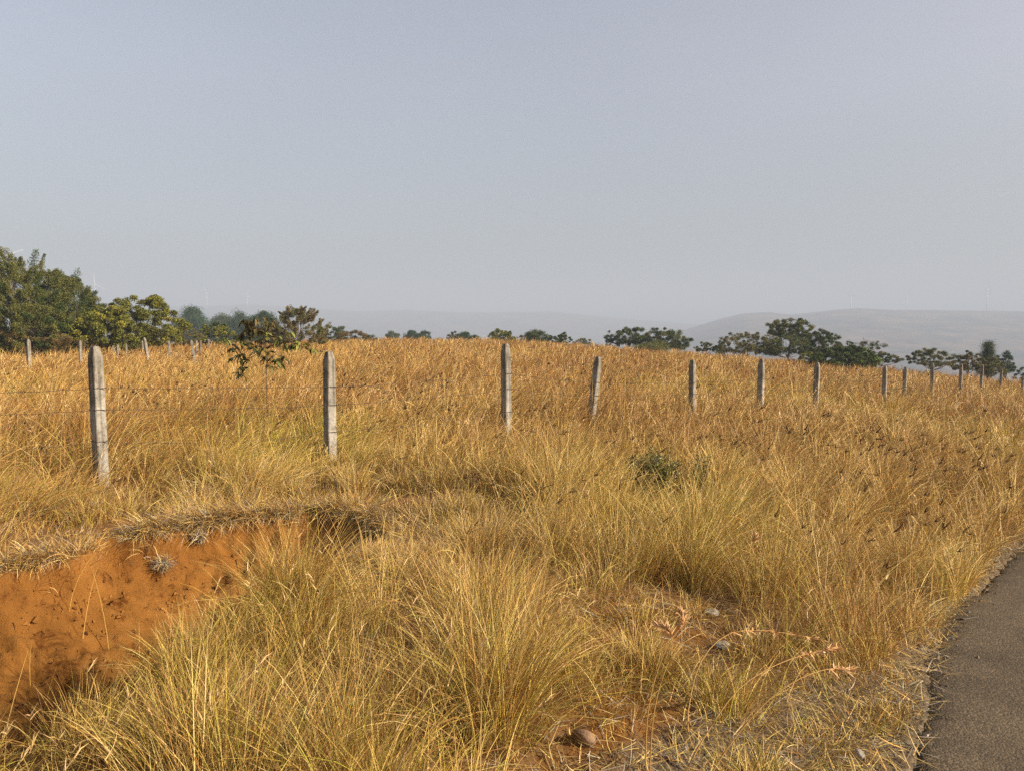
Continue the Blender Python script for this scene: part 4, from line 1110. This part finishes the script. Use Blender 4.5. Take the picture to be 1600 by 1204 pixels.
# ------------------------------------------------------------------ pit edge: hanging turf, roots, loose tufts
def pit_edge():
    g = np.random.default_rng(123)
    # hanging dead grass along the far rim
    far = np.array(PIT[1:15], float)
    seg = np.hypot(*np.diff(far, axis=0).T); s = np.concatenate([[0], np.cumsum(seg)])
    n = 16000
    t = g.random(n) * s[-1]
    t = t[fbm(t * 2.5, t * 0 + 2, 3, 131) + g.normal(0, 0.07, n) > 0.47]; n = len(t)
    x = np.interp(t, s, far[:, 0]) + g.normal(0, 0.05, n); y = np.interp(t, s, far[:, 1]) + np.abs(g.normal(0.05, 0.08, n))
    # drop the candidates that sit down on the face
    _, sd = pit_depth(x, y)
    k = (sd < 0.06); x, y = x[k], y[k]; n = len(x)
    z = ground_h(x, y)
    L = g.uniform(0.05, 0.26, n) * (0.5 + vnoise(x * 3, y * 3, 7))
    az = g.normal(-pi / 2, 0.9, n)
    th0 = g.uniform(0.3, 1.6, n); th1 = th0 + g.uniform(0.2, 1.4, n)
    W = np.zeros((n, 8)); W[:, 5] = 0.25; W[:, 2] = 0.4; W[:, 0] = 0.2; W[:, 4] = 0.22; W[:, 7] = 0.10
    c = pick(W, n, g)
    bag = Bag(); bag.put(blades(np.stack([x, y, z + 0.01], 1), L, az, th0, th1, g.uniform(0.003, 0.006, n), 4, c, c, 0.9, g))
    # sparse stems rising from the pit floor in front of the bank
    n = 420
    x = g.uniform(-4.5, -1.0, n); y = g.uniform(3.2, 5.6, n); _, sd = pit_depth(x, y)
    dn = g.random(n) < np.where(y < 3.9, 0.9, 0.22)
    k = (sd > 0.05) & dn; x, y = x[k], y[k]; n = len(x)
    z = ground_h(x, y)
    W = np.zeros((n, 8)); W[:, 0] = 0.4; W[:, 1] = 0.4; W[:, 6] = 0.2; W[:, 7] = 0.2
    c = pick(W, n, g)
    bag.put(blades(np.stack([x, y, z - 0.01], 1), g.uniform(0.25, 0.75, n), g.normal(0.2, 0.9, n), g.uniform(0, 0.4, n), g.uniform(0.3, 1.4, n), g.uniform(0.003, 0.0045, n), 5, c, c, 0.8, g))
    tag(bag.build('bank_grass', M_GRASS), 'bleached dead grass hanging over the rim of the red earth bank', 'grass', kind='stuff')
    # rootlets on the face
    mb = MB(); cnt = 0
    while cnt < 380:
        x0 = g.uniform(-5.2, -0.6); y0 = g.uniform(3.6, 7.4)
        sd = pit_depth(np.array([x0]), np.array([y0]))[1][0]
        if not (0.03 < sd < 1.0) or g.random() < sd * 0.9: continue
        m = int(g.integers(3, 7)); a = g.random() * 2 * pi; st = g.uniform(0.004, 0.014)
        p = []
        xx, yy = x0, y0
        for i in range(m):
            p.append((xx, yy)); a += g.normal(0, 0.7); xx += st * cos(a); yy += st * sin(a)
        p = np.array(p); zz = ground_h(p[:, 0], p[:, 1]) + 0.002
        mb.tube(np.column_stack([p, zz]), np.linspace(0.0030, 0.0010, m) * g.uniform(0.4, 1.5), (0.055, 0.022, 0.010), k=4)
        cnt += 1
    tag(mb.build('roots', M_SEED), 'fine dark rootlets showing on the red earth bank', 'roots', kind='stuff')
pit_edge()

def tuft(label, px, py, n, L, seed, y_off=0.0):
    g = np.random.default_rng(seed)
    # find the ground point along the sight line
    a, b, c = ray(px, py)
    ts = np.linspace(2, 9, 1400); gx, gy, gzv = a * ts, b * ts, EYE + c * ts
    hit = np.argmax(gzv < ground_h(gx, gy))
    P0 = np.array([gx[hit], gy[hit], gzv[hit]])
    root = np.zeros((n, 3)) + g.normal(0, 0.022, (n, 3))
    az = g.normal(-pi / 2, 1.1, n)
    th0 = g.uniform(0.2, 1.7, n); th1 = th0 + g.normal(0.4, 0.5, n)
    W = np.zeros((n, 8)); W[:, 5] = 0.75; W[:, 7] = 0.2; W[:, 2] = 0.1
    c_ = pick(W, n, g)
    bag = Bag(); bag.put(blades(root, g.uniform(0.4, 1.1, n) * L, az, th0, th1, g.uniform(0.003, 0.0055, n), 4, c_, c_, 0.9, g))
    o = bag.build('grass_tuft', M_GRASS); o.location = P0 + np.array([0, -0.02, 0.02])
    tag(o, label, 'grass tuft')
tuft('bleached uprooted grass tuft lying on the face of the red bank', 258, 884, 260, 0.13, 1)
tuft('bleached grass tuft dangling from the rim of the red bank', 316, 842, 200, 0.14, 2)

# ------------------------------------------------------------------ reed like stalks with orange plumes in the near grass
def stalk(label, base_px, pts_px, Y0, Y1, spike, seed):
    g = np.random.default_rng(seed)
    P = []
    n = len(pts_px)
    for i, (px, py) in enumerate(pts_px):
        P.append(np.array(at(px, py, Y0 + (Y1 - Y0) * i / (n - 1))))
    gz = float(ground_h(np.array([P[0][0]]), np.array([P[0][1]]))[0]); P[0][2] = gz - 0.02
    B = P[0].copy()
    P = np.array([p - B for p in P])
    t = np.linspace(0, 1, n); tt = np.linspace(0, 1, 18)
    Q = np.column_stack([np.interp(tt, t, P[:, k]) for k in range(3)])
    for _ in range(2): Q[1:-1] = (Q[:-2] + 2 * Q[1:-1] + Q[2:]) / 4
    root = bpy.data.objects.new('grass_stalk', None); COL.objects.link(root); root.location = B
    tag(root, label, 'grass stalk', 'orange plumed stalks by the road')
    mb = MB(); mb.tube(Q, np.linspace(0.0030, 0.0012, 18), (0.46, 0.27, 0.08), k=5); mb.build('stem', M_GRASS, root)
    k = 90
    u = g.uniform(1 - spike, 1.0, k)
    R = np.column_stack([np.interp(u, tt, Q[:, j]) for j in range(3)])
    dq = Q[-1] - Q[-6]; az = np.arctan2(dq[1], dq[0]) + g.normal(0, 0.9, k); le = np.arctan2(np.hypot(dq[0], dq[1]), dq[2]) + g.normal(0, 0.45, k)
    col = np.array([[0.56, 0.29, 0.11]]) * g.uniform(0.7, 1.35, (k, 1)); tip = np.array([[0.66, 0.45, 0.22]]) * g.uniform(0.8, 1.2, (k, 1))
    bag = Bag(); bag.put(blades(R, g.uniform(0.018, 0.05, k), az, le, le + g.normal(0.2, 0.3, k), g.uniform(0.004, 0.008, k), 3, col, tip, 1.2, g))
    bag.build('seed_head', M_GRASS, root)
stalk('upright orange stalk bending to a curled plume in the bare patch', None, [(1008, 1235), (1010, 1120), (1022, 1060), (1045, 1000), (1075, 968), (1060, 958)], 2.72, 2.9, 0.30, 1)
stalk('upright orange stalk with its plume hanging left over the bare patch', None, [(1015, 1240), (1018, 1130), (1030, 1070), (1052, 1015), (1050, 985), (1025, 975)], 2.70, 2.85, 0.26, 2)
stalk('long stalk arching right with its plume lying over the gravel verge', None, [(1062, 1240), (1100, 1150), (1150, 1075), (1205, 1040), (1260, 1020), (1310, 1012)], 2.70, 3.1, 0.25, 3)
stalk('longest pale stalk arching to a plume above the gravel verge, lower than its neighbour', None, [(1095, 1240), (1140, 1160), (1200, 1090), (1255, 1055), (1300, 1042), (1330, 1046)], 2.65, 2.9, 0.22, 4)
stalk('horizontal orange plumed stalk stretching over the small dark hollow', None, [(1085, 1240), (1070, 1130), (1090, 1030), (1140, 982), (1215, 985), (1290, 1000)], 2.9, 3.5, 0.42, 5)
stalk('lone yellow stalk standing above the mid tussock', None, [(1148, 1010), (1155, 960), (1165, 900), (1175, 860), (1180, 838)], 4.0, 4.1, 0.10, 6)

# ------------------------------------------------------------------ stones and gravel
def stone_mesh(g, r, flat=0.6, sub=3):
    import bmesh
    bm = bmesh.new(); bmesh.ops.create_icosphere(bm, subdivisions=sub, radius=1.0)
    V = np.array([v.co for v in bm.verts]); F = np.array([[v.index for v in f.verts] for f in bm.faces]); bm.free()
    planes = g.normal(0, 1, (9, 3)); planes /= np.linalg.norm(planes, axis=1, keepdims=True); dd = g.uniform(0.6, 0.9, 9)
    for p, q in zip(planes, dd):
        s = V @ p - q; V = V - np.outer(np.clip(s, 0, None), p)
    V *= r * np.array([1.0, g.uniform(0.7, 1.0), flat])
    V += g.normal(0, 0.008 * r, V.shape)
    return V, F

def stone(label, px, py, r, m, seed, flat=0.6):
    g = np.random.default_rng(seed)
    a, b, c = ray(px, py); ts = np.linspace(2, 9, 1400)
    gx, gy, gzv = a * ts, b * ts, EYE + c * ts
    hit = np.argmax(gzv < ground_h(gx, gy))
    V, F = stone_mesh(g, r, flat)
    o = link('stone', mesh_from('stone', V, F, None, smooth=False), m)
    o.location = (gx[hit], gy[hit], float(ground_h(np.array([gx[hit]]), np.array([gy[hit]]))[0]) + r * flat * 0.45)
    o.rotation_euler = (0, 0, g.random() * 6)
    tag(o, label, 'stone', 'stones lying on the bare verge')
stone('whitish flat stone in the bare patch under the horizontal plumed stalk', 1130, 1012, 0.045, M_STONE, 11, 0.55)
stone('rusty brown stone at the bottom of the photo casting a dark shadow', 912, 1158, 0.052, M_STONE_R, 12, 0.7)
stone('pale yellowish stone near the asphalt edge at the bottom', 1342, 1182, 0.028, M_STONE, 13, 0.8)
stone('grey lichen stone half buried beside the middle tussock', 1112, 958, 0.05, M_STONE, 14, 0.4)
stone('small pale pebble in the gravel nearer the road bend', 1418, 995, 0.018, M_STONE, 15, 0.7)

def gravel():
    g = np.random.default_rng(321)
    n = 30000
    y = g.uniform(2.0, 8.0, n); x = g.uniform(-0.4, 6.0, n)
    rd = line_d(x, y, ROAD); vw = verge_w(x, y)
    bare = poly_sd(x, y, BARE)
    k = ((rd > -0.08) & (rd < vw + 0.1) & (g.random(n) < np.where(rd < 0.12, 1.0, 0.5))) | ((bare > 0) & (g.random(n) < 0.18)) | ((rd < 0) & (rd > -1.0) & (g.random(n) < 0.010 + 0.5 * sstep(-0.16, 0.0, rd)))
    x, y, rd = x[k], y[k], rd[k]; n = len(x)
    z = np.where(rd > 0.02, ground_h(x, y), base_h(x, y) + 0.015)
    r = g.gamma(3.0, 0.0017, n).clip(0.002, 0.016)
    O = np.array([[1, 0, 0], [-1, 0, 0], [0, 1, 0], [0, -1, 0], [0, 0, 1], [0, 0, -1]], float)
    T = np.array([[0, 2, 4], [2, 1, 4], [1, 3, 4], [3, 0, 4], [2, 0, 5], [1, 2, 5], [3, 1, 5], [0, 3, 5]])
    V = O[None] * g.uniform(0.6, 1.3, (n, 6, 1)) * r[:, None, None] * np.array([1, 1, 0.75]) + g.normal(0, 0.25, (n, 6, 3)) * r[:, None, None]
    an = g.random(n) * 6.28; ca, sa = np.cos(an)[:, None], np.sin(an)[:, None]
    V = np.stack([V[..., 0] * ca - V[..., 1] * sa, V[..., 0] * sa + V[..., 1] * ca, V[..., 2]], 2)
    V += np.stack([x, y, z + r * 0.35], 1)[:, None, :]
    F = (T[None] + (np.arange(n) * 6)[:, None, None]).reshape(-1, 3)
    base = np.array([[0.13, 0.10, 0.07], [0.20, 0.155, 0.10], [0.29, 0.23, 0.15], [0.24, 0.14, 0.06], [0.38, 0.33, 0.25]])
    c = base[g.choice(5, n, p=[0.34, 0.34, 0.16, 0.1, 0.06])] * g.uniform(0.7, 1.25, (n, 1))
    me = mesh_from('gravel', V.reshape(-1, 3), F, np.repeat(c, 6, 0), smooth=False)
    tag(link('gravel', me, M_SEED), 'loose grey brown gravel along the crumbling road edge', 'gravel', kind='stuff')
    # crumbs and clods of the red bank
    n = 22000
    x = g.uniform(-6.0, -0.9, n); y = g.uniform(2.6, 7.4, n)
    sd = pit_depth(x, y)[1]
    k = (sd > 0.03) & (fbm(x * 4, y * 4, 3, 171) > 0.47); x, y, sd = x[k], y[k], sd[k]; n = len(x)
    r = g.gamma(1.4, 0.0052, n).clip(0.002, 0.026)
    V = O[None] * g.uniform(0.6, 1.3, (n, 6, 1)) * r[:, None, None] + g.normal(0, 0.28, (n, 6, 3)) * r[:, None, None]
    V += np.stack([x, y, ground_h(x, y) + r * 0.25], 1)[:, None, :]
    F = (T[None] + (np.arange(n) * 6)[:, None, None]).reshape(-1, 3)
    base = np.array([[0.24, 0.105, 0.024], [0.17, 0.070, 0.016], [0.32, 0.16, 0.05], [0.11, 0.045, 0.014]])
    c = base[g.choice(4, n, p=[0.5, 0.25, 0.15, 0.1])] * g.uniform(0.75, 1.2, (n, 1))
    me = mesh_from('clods', V.reshape(-1, 3), F, np.repeat(c, 6, 0), smooth=False)
    tag(link('clods', me, M_SEED), 'crumbled red earth clods on the face and foot of the bank', 'earth clods', kind='stuff')
    # dry litter lying on the verge
    n = 70000
    y = g.uniform(2.0, 7.5, n); x = g.uniform(-0.8, 5.5, n)
    rd = line_d(x, y, ROAD); vw = verge_w(x, y); bare = poly_sd(x, y, BARE)
    k = ((rd > -0.10) & (rd < vw + 0.2) & (g.random(n) < sstep(-0.12, 0.05, rd) * (0.35 + 0.9 * sstep(0.4, 0.6, fbm(x * 2.5, y * 2.5, 3, 175))))) | ((bare > -0.1) & (g.random(n) < 0.45)); x, y = x[k], y[k]; n = len(x)
    W = np.zeros((n, 8)); W[:, 0] = 0.3; W[:, 5] = 0.35; W[:, 2] = 0.2; W[:, 7] = 0.15; W[:, 6] = 0.12
    cc = pick(W, n, g)
    th = g.uniform(1.1, 1.58, n)
    bag = Bag(); bag.put(blades(np.stack([x, y, np.where(rd[k] > 0.02, ground_h(x, y) + 0.004, base_h(x, y) + 0.017)], 1), g.uniform(0.03, 0.17, n), g.random(n) * 6.28, th, th + g.normal(0, 0.15, n), g.uniform(0.002, 0.0045, n), 3, cc, cc, 0.4, g))
    tag(bag.build('grass_litter', M_GRASS), 'broken bleached grass stems littering the gravel verge', 'litter', kind='stuff')
gravel()

# ------------------------------------------------------------------ wind turbines
def turbine(label, px, py_hub, Y, blade, hub_h, yaw, rot, tr=2.7):
    X, _, z = at(px, py_hub, Y)
    root = bpy.data.objects.new('wind_turbine', None); COL.objects.link(root); root.location = (X, Y, z - hub_h); root.rotation_euler = (0, 0, yaw)
    tag(root, label, 'wind turbine', 'white wind turbines on the hills')
    mb = MB(); mb.tube([(0, 0, 0), (0, 0, hub_h * 0.5), (0, 0, hub_h - 0.5)], [tr, tr * 0.78, tr * 0.55], k=16); mb.build('tower', M_WHITE, root)
    mb = MB(); mb.tube([(0, -3.2, hub_h), (0, -2.5, hub_h), (0, 4.5, hub_h), (0, 6.0, hub_h)], [1.2, 1.7, 1.7, 1.1], k=10); mb.build('nacelle', M_WHITE, root)
    mb = MB(); mb.tube([(0, -5.4, hub_h), (0, -4.9, hub_h), (0, -3.3, hub_h)], [0.3, 1.1, 1.4], k=10); mb.build('hub', M_WHITE, root)
    for i in range(3):
        a = rot + i * 2 * pi / 3
        mb = MB()
        V = []; sec = [(0.0, 1.0, 1.0), (0.06, 1.1, 0.9), (0.2, 2.3, 0.6), (0.6, 1.5, 0.35), (0.92, 0.9, 0.2), (1.0, 0.25, 0.08)]
        for t, w, th in sec:
            r = t * blade
            for sx, sy in ((-1, 0), (0, 1), (1, 0), (0, -1)):
                lx = sx * w; ly = sy * th
                V.append((lx * cos(a) + r * sin(a), -4.2 + ly, hub_h - lx * sin(a) + r * cos(a)))
        T = []
        for k in range(len(sec) - 1):
            for j in range(4):
                p, q = k * 4 + j, k * 4 + (j + 1) % 4
                T += [(p, q, q + 4), (p, q + 4, p + 4)]
        e = (len(sec) - 1) * 4
        T += [(0, 2, 1), (0, 3, 2), (e, e + 1, e + 2), (e, e + 2, e + 3)]
        mb.add(V, T); mb.build('blade', M_WHITE, root)
turbine('large white wind turbine hidden behind the tall left tree, one blade showing', 3, 403, 1350, 38, 80, 0.2, radians(68))
turbine('wind turbine standing just right of the ragged olive tree top', 148, 444, 2800, 40, 78, 0.1, radians(-2))
turbine('wind turbine on the hazy ridge above the hazy round trees', 323, 456, 3700, 38, 78, -0.2, radians(-32))
turbine('nearly vanished wind turbine in the haze above the sapling', 386, 460, 3950, 26, 70, 0.3, radians(20))
turbine('clearest wind turbine on the right hill, near the right edge', 1543, 453, 2780, 36, 78, 1.45, radians(3))
turbine('faint wind turbine in the middle of the right hill', 1417, 460, 2900, 34, 74, 1.4, radians(50))
turbine('faintest wind turbine at the left of the right hill, above the domed tree', 1330, 462, 2950, 34, 74, 1.5, radians(25))

# ------------------------------------------------------------------ haze
def haze():
    m, N, L = new_mat('haze_air')
    out = N.new('ShaderNodeOutputMaterial'); v = N.new('ShaderNodeVolumePrincipled')
    v.inputs['Color'].default_value = (0.64, 0.755, 0.92, 1); v.inputs['Density'].default_value = 0.00064; v.inputs['Anisotropy'].default_value = 0.0
    L.new(v.outputs[0], out.inputs['Volume'])
    x0, x1, y0, y1, z0, z1 = -7200, 7200, -7200, 7200, -82, 262
    V = [(x, y, z) for z in (z0, z1) for x, y in ((x0, y0), (x1, y0), (x1, y1), (x0, y1))]
    F = [(0, 3, 2, 1), (4, 5, 6, 7), (0, 1, 5, 4), (1, 2, 6, 5), (2, 3, 7, 6), (3, 0, 4, 7)]
    o = link('haze', mesh_from('haze', np.array(V), np.array(F), None, False), m)
    tag(o, kind='stuff')
haze()
